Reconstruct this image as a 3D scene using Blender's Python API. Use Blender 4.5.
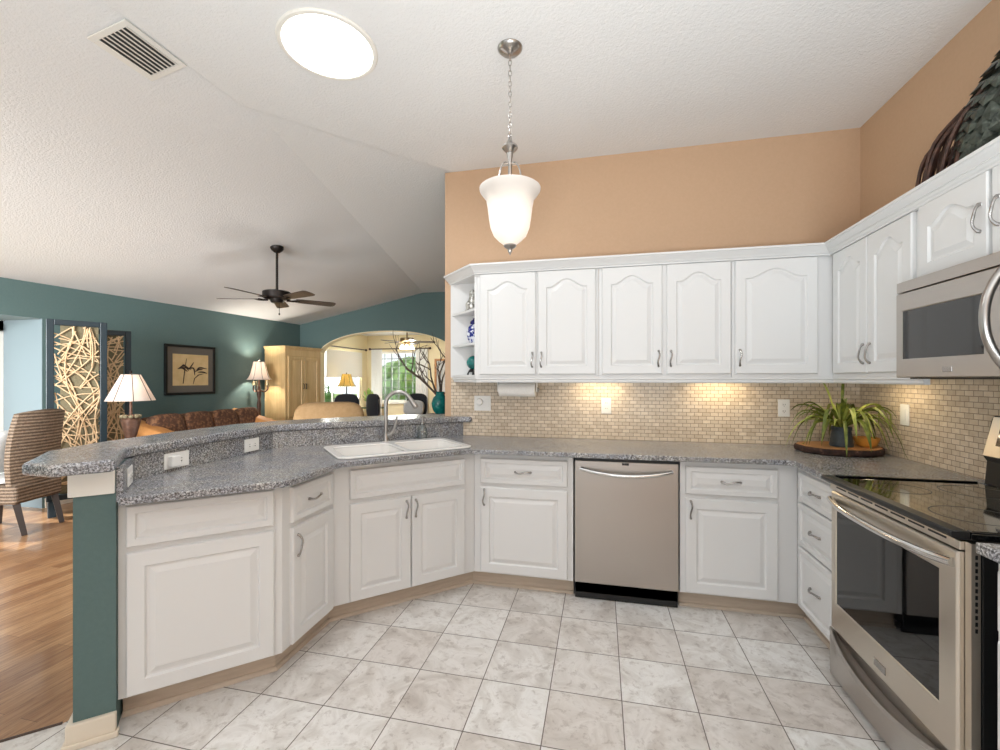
import bpy, bmesh, math, random
from mathutils import Vector, Matrix
R = math.radians
PI = math.pi
random.seed(7)
sc = bpy.context.scene
for o in list(bpy.data.objects):
    bpy.data.objects.remove(o)
C = sc.collection

# ------------------------------------------------------------ camera
cam_d = bpy.data.cameras.new('camera')
cam_d.sensor_width = 36.0
cam_d.lens = 441.0 / 1000.0 * 36.0
cam_d.shift_y = 0.004
cam_d.clip_start = 0.02
cam = bpy.data.objects.new('camera', cam_d)
C.objects.link(cam)
cam.location = (0, 0, 1.363)
cam.rotation_euler = (R(90), 0, 0.2238)
sc.camera = cam

# ------------------------------------------------------------ world, sun, exposure
sc.view_settings.view_transform = 'Standard'
sc.view_settings.look = 'None'
sc.view_settings.exposure = 0.42
sc.view_settings.gamma = 1.0
sc.view_settings.use_curve_mapping = False
W = bpy.data.worlds.new('daylight')
sc.world = W
W.use_nodes = True
bg = W.node_tree.nodes['Background']
bg.inputs[0].default_value = (0.93, 0.97, 1.0, 1)
bg.inputs[1].default_value = .95


def lamp(name, kind, loc, energy, color=(1, 1, 1), rot=(0, 0, 0), size=0.1, size_y=None, spread=None, angle=None):
    d = bpy.data.lights.new(name, kind)
    d.energy = energy
    d.color = color
    if kind == 'AREA':
        d.size = size
        if size_y:
            d.shape = 'RECTANGLE'
            d.size_y = size_y
        if spread:
            d.spread = spread
    elif kind == 'SUN':
        d.angle = angle or R(1)
    else:
        d.shadow_soft_size = size
    o = bpy.data.objects.new(name, d)
    C.objects.link(o)
    o.location = loc
    o.rotation_euler = rot
    return o


sun = lamp('sun', 'SUN', (-12, 4, 9), 5.0, (1, .95, .86), angle=R(1.0))
sun.rotation_euler = Vector((.69, .02, -.71)).to_track_quat('-Z', 'Y').to_euler()
# daylight coming through the openings of the house
lamp('daylight_glass_door', 'AREA', (-7.3, 2.6, 1.1), 22, (.90, .96, 1), (0, R(-90), 0), 1.9, 1.9)
lamp('daylight_sunroom', 'AREA', (-6.1, 8.85, 1.5), 45, (1, .98, .94), (0, R(-90), 0), 1.0, 1.4)
lamp('daylight_sunroom_back', 'AREA', (-4.7, 10.4, 1.5), 40, (1, .98, .94), (R(-90), 0, 0), 1.2, 1.0)
# added fill lamps, unseen: two brighten the ceilings, one the living room walls
lamp('fill_ceiling_kitchen', 'AREA', (.35, -.7, 1.1), 108, (.87, .95, 1), (R(173), 0, 0), 1.8, 1.2)
lamp('fill_ceiling_living', 'AREA', (-3.4, 3.9, .5), 11, (.97, .99, 1), (R(180), 0, 0), 1.4, 1.4)
lamp('fill_living', 'AREA', (-3.7, -1.3, 1.7), 80, (.95, .98, 1), (R(84), 0, R(22)), 2.2, 1.6, spread=R(84))


# ------------------------------------------------------------ helpers
def lin(c):
    return tuple(((v / 255.0) / 12.92 if v / 255.0 <= 0.04045 else ((v / 255.0 + 0.055) / 1.055) ** 2.4) for v in c) + (1,)


def mat(name, rgb, rough=.5, metal=0., emit=None, estr=0., trans=0., spec=None, coat=0., ior=None):
    m = bpy.data.materials.new(name)
    m.use_nodes = True
    b = m.node_tree.nodes['Principled BSDF']
    b.inputs['Base Color'].default_value = lin(rgb)
    b.inputs['Roughness'].default_value = rough
    b.inputs['Metallic'].default_value = metal
    if emit:
        b.inputs['Emission Color'].default_value = lin(emit)
        b.inputs['Emission Strength'].default_value = estr
    if trans:
        b.inputs['Transmission Weight'].default_value = trans
    if spec is not None:
        b.inputs['Specular IOR Level'].default_value = spec
    if coat:
        b.inputs['Coat Weight'].default_value = coat
        b.inputs['Coat Roughness'].default_value = .08
    return m


def nodes(m):
    nt = m.node_tree
    return nt, nt.nodes, nt.links, nt.nodes['Principled BSDF']


def coords(nt, scale=(1, 1, 1), loc=(0, 0, 0), rot=(0, 0, 0), kind='Object'):
    tc = nt.nodes.new('ShaderNodeTexCoord')
    mp = nt.nodes.new('ShaderNodeMapping')
    mp.inputs['Scale'].default_value = scale
    mp.inputs['Location'].default_value = loc
    mp.inputs['Rotation'].default_value = rot
    nt.links.new(tc.outputs[kind], mp.inputs[0])
    return mp.outputs[0]


def noise(nt, vec, scale, detail=4, rough=.55, dist=0.):
    n = nt.nodes.new('ShaderNodeTexNoise')
    n.inputs['Scale'].default_value = scale
    n.inputs['Detail'].default_value = detail
    n.inputs['Roughness'].default_value = rough
    n.inputs['Distortion'].default_value = dist
    if vec is not None:
        nt.links.new(vec, n.inputs['Vector'])
    return n.outputs['Fac']


def ramp(nt, fac, stops):
    r = nt.nodes.new('ShaderNodeValToRGB')
    while len(r.color_ramp.elements) < len(stops):
        r.color_ramp.elements.new(.5)
    for e, (p, c) in zip(r.color_ramp.elements, stops):
        e.position = p
        e.color = lin(c)
    nt.links.new(fac, r.inputs[0])
    return r.outputs[0]


def mixc(nt, fac, a, b, mode='MIX'):
    n = nt.nodes.new('ShaderNodeMix')
    n.data_type = 'RGBA'
    n.blend_type = mode
    for sock, v in ((n.inputs[0], fac), (n.inputs[6], a), (n.inputs[7], b)):
        if hasattr(v, 'links'):
            nt.links.new(v, sock)
        else:
            sock.default_value = v
    return n.outputs[2]


def bump(nt, h, strength=.2, dist=.01):
    b = nt.nodes.new('ShaderNodeBump')
    b.inputs['Strength'].default_value = strength
    b.inputs['Distance'].default_value = dist
    nt.links.new(h, b.inputs['Height'])
    nt.links.new(b.outputs[0], nt.nodes['Principled BSDF'].inputs['Normal'])


def noisy(name, stops, scale=20, rough=.5, metal=0., bstr=0., bdist=.005, stretch=(1, 1, 1), detail=5, kind='Object', dist=0.):
    m = mat(name, stops[0][1], rough, metal)
    nt, N, L, B = nodes(m)
    v = coords(nt, stretch, kind=kind)
    f = noise(nt, v, scale, detail, .6, dist)
    L.new(ramp(nt, f, stops), B.inputs['Base Color'])
    if bstr:
        bump(nt, f, bstr, bdist)
    return m


# ------------------------------------------------------------ materials
M = {}
M['white'] = mat('cabinet_white', (226, 225, 224), .38)
M['white_wall'] = mat('trim_white', (232, 228, 220), .5)
M['peach'] = noisy('wall_peach', [(.3, (201, 167, 136)), (.7, (205, 171, 140))], 60, .8, 0, .12, .003)
M['teal'] = noisy('wall_teal', [(.3, (88, 110, 108)), (.7, (92, 114, 112))], 60, .75, 0, .1, .003)
M['cream'] = mat('wall_cream', (238, 225, 190), .8)
M['beige_wood'] = noisy('toe_kick_wood', [(.3, (186, 168, 150)), (.7, (204, 188, 170))], 6, .5, 0, 0, 0, (1, 1, 9))
M['base_white'] = mat('baseboard_ivory', (226, 214, 196), .45)
M['nickel'] = mat('brushed_nickel', (176, 172, 168), .28, 1)
M['pewter'] = mat('pewter', (172, 168, 165), .26, 1)
M['chrome'] = mat('polished_chrome', (215, 214, 212), .12, 1)
M['black'] = mat('black_plastic', (18, 18, 19), .4)
M['black_gloss'] = mat('black_glass', (10, 10, 11), .04, 0, coat=.6)
M['dark_metal'] = mat('oil_rubbed_bronze', (42, 36, 33), .4, .6)
M['porcelain'] = mat('sink_porcelain', (240, 237, 233), .16, coat=.5)
M['plastic_white'] = mat('outlet_plastic', (240, 238, 234), .35)
M['grey_slot'] = mat('slot_grey', (70, 68, 66), .5)
M['paper'] = noisy('paper_towel', [(.3, (238, 234, 228)), (.7, (246, 243, 238))], 90, .9, 0, .2, .002)
M['soil'] = noisy('potting_soil', [(.3, (40, 28, 20)), (.7, (70, 50, 36))], 80, .95, 0, .5)
M['pot'] = noisy('dark_glazed_pot', [(.3, (44, 52, 56)), (.7, (60, 68, 72))], 40, .5, 0, .2)
M['bark'] = noisy('bark', [(.3, (30, 18, 14)), (.6, (62, 40, 32)), (.8, (120, 88, 72))], 45, .9, 0, .6, .006)
M['slab_wood'] = noisy('cut_wood', [(.3, (176, 120, 72)), (.7, (206, 152, 98))], 14, .5)
M['amber'] = noisy('amber_wood', [(.3, (206, 138, 50)), (.7, (226, 160, 74))], 12, .4)
M['leather'] = noisy('sofa_gold', [(.3, (176, 118, 62)), (.7, (198, 140, 82))], 12, .6, 0, .1)
M['tapestry'] = noisy('sofa_tapestry', [(.25, (60, 38, 30)), (.5, (96, 64, 46)), (.62, (140, 98, 66)), (.8, (84, 52, 40))], 26, .85, 0, .4, .004)
M['tan_suede'] = noisy('tan_suede', [(.3, (168, 134, 92)), (.7, (182, 148, 106))], 24, .8, 0, .1)
M['pine'] = noisy('pine_wood', [(.3, (196, 164, 112)), (.7, (214, 184, 134))], 5, .5, 0, .05, .003, (6, 6, .6))
M['dark_wood'] = noisy('dark_wood', [(.3, (56, 38, 28)), (.7, (78, 54, 40))], 6, .45, 0, 0, 0, (8, 8, 1))
M['lamp_body'] = noisy('aged_bronze', [(.3, (64, 42, 32)), (.7, (104, 74, 58))], 22, .45, .3, .3, .004)
M['screen_frame'] = mat('screen_frame_teal', (26, 42, 50), .35)
M['twig'] = noisy('pale_twig', [(.3, (206, 172, 130)), (.7, (232, 204, 166))], 30, .7)
M['branch'] = noisy('dark_branch', [(.3, (64, 52, 44)), (.7, (104, 88, 76))], 30, .8, 0, .3)
M['linen'] = noisy('screen_linen', [(.3, (112, 104, 80)), (.7, (132, 122, 96))], 60, .9)
M['teal_glaze'] = noisy('teal_glaze', [(.3, (14, 88, 88)), (.6, (26, 124, 118)), (.8, (86, 170, 160))], 18, .2, 0)
M['silver'] = noisy('silver_figure', [(.35, (70, 66, 62)), (.55, (190, 186, 178)), (.75, (236, 232, 226))], 40, .35, .3, .5, .005)
M['blue_white'] = noisy('blue_white_china', [(.42, (28, 40, 120)), (.48, (40, 58, 150)), (.52, (226, 228, 236)), (.7, (240, 240, 244))], 34, .2)
M['cobalt'] = mat('cobalt_china', (24, 30, 104), .2)
M['dark_leaf'] = noisy('leaf_dark', [(.3, (70, 84, 26)), (.7, (124, 132, 48))], 30, .5)
M['light_leaf'] = noisy('leaf_light', [(.3, (128, 146, 56)), (.7, (190, 192, 100))], 30, .5)
M['scale_leaf'] = noisy('sculpture_scale', [(.3, (44, 48, 43)), (.7, (96, 102, 92))], 30, .3, .5, .2)
M['sculpt_twig'] = noisy('sculpture_twig', [(.3, (44, 30, 26)), (.7, (98, 66, 52))], 30, .6, .2, .3)
M['cushion_grey'] = noisy('cushion_grey', [(.3, (196, 196, 194)), (.7, (216, 216, 214))], 50, .9)
M['art_paper'] = noisy('art_paper', [(.3, (206, 176, 124)), (.7, (222, 194, 146))], 8, .7)
M['art_ink'] = mat('art_ink', (60, 44, 34), .7)
M['mat_board'] = mat('mat_board', (104, 98, 90), .8)
M['mat_inner'] = mat('mat_inner', (126, 84, 58), .8)
M['lawn'] = noisy('lawn', [(.3, (92, 120, 60)), (.7, (130, 156, 86))], 10, .9)
M['hedge'] = noisy('hedge', [(.3, (52, 84, 40)), (.7, (112, 150, 84))], 9, .9, 0, .6, .05)
M['blind'] = mat('roller_blind', (236, 232, 226), .8)
M['sheer'] = mat('sheer_curtain', (240, 240, 238), .8)
M['bulb'] = mat('bulb', (255, 250, 240), .5, emit=(255, 240, 214), estr=6)
M['skylight'] = mat('light_tube_diffuser', (255, 255, 255), .4, emit=(255, 253, 248), estr=6)
M['led'] = mat('warm_led', (255, 240, 210), .4, emit=(255, 222, 160), estr=4)

def glassy(name, tint=(255, 255, 255), gl=.08, rough=.02):
    m = bpy.data.materials.new(name)
    m.use_nodes = True
    nt = m.node_tree
    nt.nodes.clear()
    out = nt.nodes.new('ShaderNodeOutputMaterial')
    mx = nt.nodes.new('ShaderNodeMixShader')
    t = nt.nodes.new('ShaderNodeBsdfTransparent')
    g = nt.nodes.new('ShaderNodeBsdfGlossy')
    t.inputs[0].default_value = lin(tint)
    g.inputs['Roughness'].default_value = rough
    mx.inputs[0].default_value = gl
    nt.links.new(t.outputs[0], mx.inputs[1])
    nt.links.new(g.outputs[0], mx.inputs[2])
    nt.links.new(mx.outputs[0], out.inputs[0])
    return m


M['pane'] = glassy('window_glass', (250, 252, 252), .06)
M['clear'] = glassy('clear_bottle', (228, 234, 234), .14, .05)
M['table_glass'] = glassy('table_glass', (190, 214, 206), .2)


def shade_mat(name, rgb, w=.55, emit=None, estr=0.):
    """cloth or frosted glass that lets lamp light through"""
    m = bpy.data.materials.new(name)
    m.use_nodes = True
    nt = m.node_tree
    nt.nodes.clear()
    out = nt.nodes.new('ShaderNodeOutputMaterial')
    mx = nt.nodes.new('ShaderNodeMixShader')
    d = nt.nodes.new('ShaderNodeBsdfDiffuse')
    t = nt.nodes.new('ShaderNodeBsdfTranslucent')
    d.inputs[0].default_value = lin(rgb)
    t.inputs[0].default_value = lin(rgb)
    mx.inputs[0].default_value = w
    nt.links.new(d.outputs[0], mx.inputs[1])
    nt.links.new(t.outputs[0], mx.inputs[2])
    nt.links.new(mx.outputs[0], out.inputs[0])
    return m


M['lamp_shade'] = shade_mat('lamp_shade_cloth', (240, 228, 218), .4)
M['lamp_shade_yellow'] = shade_mat('lamp_shade_yellow', (240, 220, 150), .4)
M['frosted'] = shade_mat('frosted_glass', (236, 231, 226), .45)


def steel(name, rgb, rough, stretch):
    m = mat(name, rgb, rough, 1)
    nt, N, L, B = nodes(m)
    f = noise(nt, coords(nt, stretch), 30, 3)
    mr = N.new('ShaderNodeMapRange')
    mr.inputs[3].default_value = rough - .05
    mr.inputs[4].default_value = rough + .07
    L.new(f, mr.inputs[0])
    L.new(mr.outputs[0], B.inputs['Roughness'])
    return m


M['steel'] = steel('stainless_steel', (188, 182, 176), .30, (1, 1, 40))
M['steel_warm'] = steel('stainless_steel_range', (214, 206, 194), .30, (40, 1, 1))


def granite():
    m = mat('granite', (120, 120, 125), .24)
    m.node_tree.nodes['Principled BSDF'].inputs['IOR'].default_value = 1.8
    nt, N, L, B = nodes(m)
    v = coords(nt)
    a = noise(nt, v, 140, 5, .76)
    c1 = ramp(nt, a, [(.36, (36, 36, 37)), (.45, (104, 104, 106)), (.53, (160, 161, 164)), (.6, (202, 203, 206)), (.7, (240, 240, 240))])
    b = noise(nt, v, 36, 4, .6, 1.2)
    f2 = ramp(nt, b, [(.5, (0, 0, 0)), (.64, (255, 255, 255))])
    c2 = mixc(nt, f2, c1, lin((120, 106, 92)), 'MIX')
    col = mixc(nt, .35, c1, c2)
    big = noise(nt, v, 7, 3, .5, .8)
    f3 = ramp(nt, big, [(.4, (232, 233, 238)), (.62, (255, 251, 244))])
    L.new(mixc(nt, 1.0, col, f3, 'MULTIPLY'), B.inputs['Base Color'])
    return m


M['granite'] = granite()


def floor_tile():
    m = mat('floor_tile', (205, 198, 190), .32)
    nt, N, L, B = nodes(m)
    T = .3042
    v = coords(nt, (1, 1, 1), (-.0886 + 40 * T, -1.9355 + 40 * T, 0))
    br = N.new('ShaderNodeTexBrick')
    br.offset = 0
    br.squash = 1
    br.inputs['Scale'].default_value = 1
    br.inputs['Brick Width'].default_value = T
    br.inputs['Row Height'].default_value = T
    br.inputs['Mortar Size'].default_value = .0023
    br.inputs['Mortar Smooth'].default_value = .1
    br.inputs['Color1'].default_value = (0, 0, 0, 1)
    br.inputs['Color2'].default_value = (1, 1, 1, 1)
    br.inputs['Mortar'].default_value = (.5, .5, .5, 1)
    L.new(v, br.inputs['Vector'])
    # each tile gets its own cut of stone: shift the noise by the tile's random value
    off = N.new('ShaderNodeVectorMath')
    off.operation = 'MULTIPLY_ADD'
    L.new(br.outputs['Color'], off.inputs[0])
    off.inputs[1].default_value = (7.3, 5.1, 3.7)
    L.new(v, off.inputs[2])
    n1 = noise(nt, off.outputs[0], 5.5, 7, .64, .9)
    n2 = noise(nt, off.outputs[0], 26, 6, .7, .4)
    c = ramp(nt, n1, [(.3, (200, 194, 188)), (.45, (220, 216, 211)), (.56, (236, 234, 231)), (.7, (212, 207, 202))])
    s = ramp(nt, n2, [(.36, (180, 168, 160)), (.46, (255, 255, 255))])
    c = mixc(nt, .42, c, s, 'MULTIPLY')
    tint = mixc(nt, br.outputs['Color'], lin((255, 255, 255)), lin((235, 229, 225)))
    c = mixc(nt, 1., c, tint, 'MULTIPLY')
    c = mixc(nt, br.outputs['Fac'], c, lin((106, 96, 88)))
    L.new(c, B.inputs['Base Color'])
    inv = N.new('ShaderNodeMath')
    inv.operation = 'SUBTRACT'
    inv.inputs[0].default_value = 1
    L.new(br.outputs['Fac'], inv.inputs[1])
    bump(nt, inv.outputs[0], .5, .002)
    return m


M['tile'] = floor_tile()


def mosaic(name, axis):
    m = mat(name, (190, 170, 146), .28)
    nt, N, L, B = nodes(m)
    tc = N.new('ShaderNodeTexCoord')
    sp = N.new('ShaderNodeSeparateXYZ')
    cb = N.new('ShaderNodeCombineXYZ')
    L.new(tc.outputs['Object'], sp.inputs[0])
    L.new(sp.outputs[axis], cb.inputs[0])
    L.new(sp.outputs[2], cb.inputs[1])
    br = N.new('ShaderNodeTexBrick')
    br.offset = .5
    br.inputs['Scale'].default_value = 1
    br.inputs['Brick Width'].default_value = .052
    br.inputs['Row Height'].default_value = .0262
    br.inputs['Mortar Size'].default_value = .0017
    br.inputs['Mortar Smooth'].default_value = .1
    br.inputs['Color1'].default_value = lin((208, 192, 170))
    br.inputs['Color2'].default_value = lin((230, 216, 196))
    br.inputs['Mortar'].default_value = lin((150, 130, 112))
    L.new(cb.outputs[0], br.inputs['Vector'])
    n = noise(nt, tc.outputs['Object'], 30, 4, .6)
    c = mixc(nt, .5, br.outputs['Color'], ramp(nt, n, [(.35, (226, 214, 200)), (.65, (255, 255, 255))]), 'MULTIPLY')
    L.new(c, B.inputs['Base Color'])
    inv = N.new('ShaderNodeMath')
    inv.operation = 'SUBTRACT'
    inv.inputs[0].default_value = 1
    L.new(br.outputs['Fac'], inv.inputs[1])
    bump(nt, inv.outputs[0], .6, .002)
    return m


M['mosaic_x'] = mosaic('mosaic_back', 0)
M['mosaic_y'] = mosaic('mosaic_right', 1)


def plank():
    m = mat('wood_planks', (170, 120, 80), .3, coat=.5)
    nt, N, L, B = nodes(m)
    v = coords(nt, (1, 1, 1), (20, 20, 0), (0, 0, R(90)))
    br = N.new('ShaderNodeTexBrick')
    br.offset = .37
    br.inputs['Scale'].default_value = 1
    br.inputs['Brick Width'].default_value = 1.1
    br.inputs['Row Height'].default_value = .09
    br.inputs['Mortar Size'].default_value = .0008
    br.inputs['Color1'].default_value = (0, 0, 0, 1)
    br.inputs['Color2'].default_value = (1, 1, 1, 1)
    br.inputs['Mortar'].default_value = (.3, .3, .3, 1)
    L.new(v, br.inputs['Vector'])
    g = noise(nt, coords(nt, (14, 1.1, 1)), 5, 6, .65, .4)
    c = ramp(nt, g, [(.3, (150, 108, 74)), (.5, (184, 142, 104)), (.7, (208, 170, 130))])
    t = mixc(nt, br.outputs['Color'], lin((212, 196, 184)), lin((255, 252, 246)))
    c = mixc(nt, 1, c, t, 'MULTIPLY')
    c = mixc(nt, br.outputs['Fac'], c, lin((84, 54, 34)))
    L.new(c, B.inputs['Base Color'])
    return m


M['plank'] = plank()


def ceiling_mat():
    m = mat('ceiling_orange_peel', (232, 231, 230), .85)
    nt, N, L, B = nodes(m)
    f = noise(nt, coords(nt), 75, 3, .6)
    bump(nt, f, .55, .008)
    return m


M['ceiling'] = ceiling_mat()


def wicker():
    m = mat('wicker', (120, 96, 74), .7)
    nt, N, L, B = nodes(m)
    tc = N.new('ShaderNodeTexCoord')
    w = N.new('ShaderNodeTexWave')
    w.bands_direction = 'Z'
    w.inputs['Scale'].default_value = 11
    w.inputs['Distortion'].default_value = 2
    w.inputs['Detail'].default_value = 2
    w.inputs['Detail Scale'].default_value = 14
    L.new(tc.outputs['Object'], w.inputs[0])
    n = noise(nt, tc.outputs['Object'], 40, 3)
    c = ramp(nt, w.outputs['Fac'], [(.1, (92, 76, 62)), (.5, (130, 110, 92)), (.9, (160, 140, 119))])
    L.new(mixc(nt, .4, c, ramp(nt, n, [(.3, (120, 110, 100)), (.7, (255, 255, 255))]), 'MULTIPLY'), B.inputs['Base Color'])
    bump(nt, w.outputs['Fac'], .6, .006)
    return m


M['wicker'] = wicker()

# ------------------------------------------------------------ mesh helpers
MW = {}


def box(bm, x0, x1, y0, y1, z0, z1):
    if x1 < x0: x0, x1 = x1, x0
    if y1 < y0: y0, y1 = y1, y0
    if z1 < z0: z0, z1 = z1, z0
    v = [bm.verts.new(p) for p in ((x0, y0, z0), (x1, y0, z0), (x1, y1, z0), (x0, y1, z0), (x0, y0, z1), (x1, y0, z1), (x1, y1, z1), (x0, y1, z1))]
    for f in ((3, 2, 1, 0), (4, 5, 6, 7), (0, 1, 5, 4), (1, 2, 6, 5), (2, 3, 7, 6), (3, 0, 4, 7)):
        bm.faces.new([v[i] for i in f])
    return bm


def prism(bm, poly, z0, z1):
    a = [bm.verts.new((x, y, z0)) for x, y in poly]
    b = [bm.verts.new((x, y, z1)) for x, y in poly]
    n = len(poly)
    bm.faces.new(a[::-1])
    bm.faces.new(b)
    for i in range(n):
        bm.faces.new((a[i], a[(i + 1) % n], b[(i + 1) % n], b[i]))
    return bm


def prism_hole(bm, outer, holes, z0, z1):
    def loop(poly, z):
        vs = [bm.verts.new((x, y, z)) for x, y in poly]
        return vs, [bm.edges.new((vs[i], vs[(i + 1) % len(vs)])) for i in range(len(vs))]
    tops, bots = [], []
    for z, store in ((z1, tops), (z0, bots)):
        ee = []
        for p in [outer] + holes:
            vs, es = loop(p, z)
            store.append(vs)
            ee += es
        bmesh.ops.triangle_fill(bm, edges=ee, use_beauty=True)
    for t, b in zip(tops, bots):
        n = len(t)
        for i in range(n):
            bm.faces.new((t[i], t[(i + 1) % n], b[(i + 1) % n], b[i]))
    return bm


def bridge(bm, loops, cap0=True, cap1=True, closed=True):
    for A, B_ in zip(loops, loops[1:]):
        n = len(A)
        for i in range(n if closed else n - 1):
            j = (i + 1) % n
            bm.faces.new((A[i], A[j], B_[j], B_[i]))
    if cap0 and len(loops[0]) > 2:
        bm.faces.new(loops[0][::-1])
    if cap1 and len(loops[-1]) > 2:
        bm.faces.new(loops[-1])


def lathe(bm, prof, seg=24, c=(0, 0, 0), cap0=True, cap1=True):
    loops = []
    for r, z in prof:
        loops.append([bm.verts.new((c[0] + r * math.cos(2 * PI * i / seg), c[1] + r * math.sin(2 * PI * i / seg), c[2] + z)) for i in range(seg)])
    bridge(bm, loops, cap0, cap1)
    return bm


def tube(bm, pts, rad, seg=8, flat=None):
    pts = [Vector(p) for p in pts]
    n = len(pts)
    if not hasattr(rad, '__len__'):
        rad = [rad] * n
    loops = []
    up = None
    for i, p in enumerate(pts):
        t = (pts[min(i + 1, n - 1)] - pts[max(i - 1, 0)]).normalized()
        if up is None:
            a = Vector((0, 0, 1)) if abs(t.z) < .9 else Vector((1, 0, 0))
            up = t.cross(a).normalized()
        up = (up - t * up.dot(t)).normalized()
        s = t.cross(up)
        fl = flat or 1.
        loops.append([bm.verts.new(p + (up * math.cos(2 * PI * k / seg) * fl + s * math.sin(2 * PI * k / seg)) * rad[i]) for k in range(seg)])
    bridge(bm, loops)
    return bm


def smooth_path(pts, n=8):
    """Catmull-Rom through the points"""
    P = [Vector(p) for p in pts]
    P = [P[0] * 2 - P[1]] + P + [P[-1] * 2 - P[-2]]
    out = []
    for i in range(1, len(P) - 2):
        for k in range(n):
            t = k / n
            a, b, c, d = P[i - 1], P[i], P[i + 1], P[i + 2]
            out.append(.5 * ((2 * b) + (c - a) * t + (2 * a - 5 * b + 4 * c - d) * t * t + (3 * b - a - 3 * c + d) * t ** 3))
    out.append(P[-2])
    return out


def ell(bm, c, r, seg=16, rings=10, power=1.0):
    """rounded (super-)ellipsoid"""
    def sp(v, p):
        return math.copysign(abs(v) ** p, v)
    loops = []
    for j in range(1, rings):
        ph = -PI / 2 + PI * j / rings
        cz, sz = sp(math.cos(ph), power), sp(math.sin(ph), power)
        loops.append([bm.verts.new((c[0] + r[0] * cz * sp(math.cos(2 * PI * i / seg), power), c[1] + r[1] * cz * sp(math.sin(2 * PI * i / seg), power), c[2] + r[2] * sz)) for i in range(seg)])
    bridge(bm, loops, False, False)
    b = bm.verts.new((c[0], c[1], c[2] - r[2]))
    t = bm.verts.new((c[0], c[1], c[2] + r[2]))
    for i in range(seg):
        bm.faces.new((b, loops[0][(i + 1) % seg], loops[0][i]))
        bm.faces.new((t, loops[-1][i], loops[-1][(i + 1) % seg]))
    return bm


def sweep(bm, path, prof):
    """sweep a closed profile [(outward offset, z)] along an open plan path; outward is right of travel"""
    n = len(path)
    loops = []
    for i in range(n):
        p = Vector(path[i])
        d0 = (Vector(path[i]) - Vector(path[i - 1])).normalized() if i else None
        d1 = (Vector(path[i + 1]) - Vector(path[i])).normalized() if i < n - 1 else None
        if d0 is None: d0 = d1
        if d1 is None: d1 = d0
        n0 = Vector((d0.y, -d0.x))
        n1 = Vector((d1.y, -d1.x))
        mn = (n0 + n1).normalized()
        mn = mn / max(.3, mn.dot(n0))
        loops.append([bm.verts.new((p.x + mn.x * o, p.y + mn.y * o, z)) for o, z in prof])
    bridge(bm, loops)
    return bm


def mk(name, bm, m, parent=None, smooth=False, bevel=None, world=False, seg=2):
    if world and parent is not None:
        bm.transform(MW[parent.name].inverted())
    bmesh.ops.recalc_face_normals(bm, faces=bm.faces[:])
    if smooth:
        for f in bm.faces:
            f.smooth = True
        for e in bm.edges:
            if len(e.link_faces) == 2 and e.calc_face_angle(0) > R(38):
                e.smooth = False
    me = bpy.data.meshes.new(name)
    bm.to_mesh(me)
    bm.free()
    me.materials.append(m)
    o = bpy.data.objects.new(name, me)
    C.objects.link(o)
    if parent is not None:
        o.parent = parent
    if bevel:
        b = o.modifiers.new('bevel', 'BEVEL')
        b.width = bevel
        b.segments = seg
        b.limit_method = 'ANGLE'
        b.angle_limit = R(40)
        b.harden_normals = False
    MW[o.name] = MW[parent.name] if parent is not None else Matrix()
    return o


def tag(o, label, cat, group=None):
    o['label'] = label
    o['category'] = cat
    if group:
        o['group'] = group
    return o


def thing(name, label, cat, loc=(0, 0, 0), rz=0., group=None):
    o = bpy.data.objects.new(name, None)
    o.empty_display_size = .05
    C.objects.link(o)
    o.location = loc
    o.rotation_euler = (0, 0, rz)
    MW[o.name] = Matrix.Translation(loc) @ Matrix.Rotation(rz, 4, 'Z')
    return tag(o, label, cat, group)


def struct(name, bm, m, parent=None, **k):
    o = mk(name, bm, m, parent, **k)
    o['kind'] = 'structure'
    return o


def B_():
    return bmesh.new()


# ============================================================ SETTING
XR, YB, ZC = 1.67, 3.36, 3.02
XL, YF, ZL = -5.58, 7.35, 2.40
# floor: tile in the kitchen, wood planks in the living room
kf = [(1.79, -3), (1.79, 3.48), (-1.22, 3.48), (-2.16, 2.50), (-2.06, 1.36), (-2.075, 1.317), (-6.3, -2.8), (-6.75, -2.8), (-6.75, -3)]
struct('floor', prism(B_(), kf, -.12, 0), M['tile'])
wf = [(-6.75, -2.8), (-6.3, -2.8), (-2.075, 1.317), (-2.06, 1.36), (-2.16, 2.50), (-1.22, 3.48), (-1.1, 3.48), (-1.1, 9.98), (-5.75, 9.98), (-5.75, 7.47), (-6.75, 7.47)]
struct('floor_living', prism(B_(), wf, -.12, 0), M['plank'])
bm = B_()
tube(bm, [(-6.2, -2.705, .001), (-2.075, 1.317, .001)], .006, 6)
struct('trim_1', bm, M['dark_wood'])

# ceilings (slabs with thickness)
def slab(bm, pts, th=.1):
    a = [bm.verts.new(p) for p in pts]
    b = [bm.verts.new((p[0], p[1], p[2] + th)) for p in pts]
    n = len(pts)
    bm.faces.new(a)
    bm.faces.new(b[::-1])
    for i in range(n):
        bm.faces.new((a[i], b[i], b[(i + 1) % n], a[(i + 1) % n]))
    return bm


struct('ceiling', prism(B_(), [(-2.12, -3), (1.79, -3), (1.79, 3.48), (-1.05, 3.48), (-2.12, 2.25)], ZC, ZC + .17), M['ceiling'])
bm = B_()
slab(bm, [(-6.3, -3, 2.253), (-2.121, -3, 3.089), (-2.121, 2.252, 3.089), (-3.1, 7.47, 2.893), (-6.3, 7.47, 2.253)])
slab(bm, [(-2.121, 2.252, 3.089), (-1.05, 3.482, 3.075), (-1.05, 7.47, 2.893), (-3.1, 7.47, 2.893)])
struct('ceiling_vault', bm, M['ceiling'])

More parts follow.
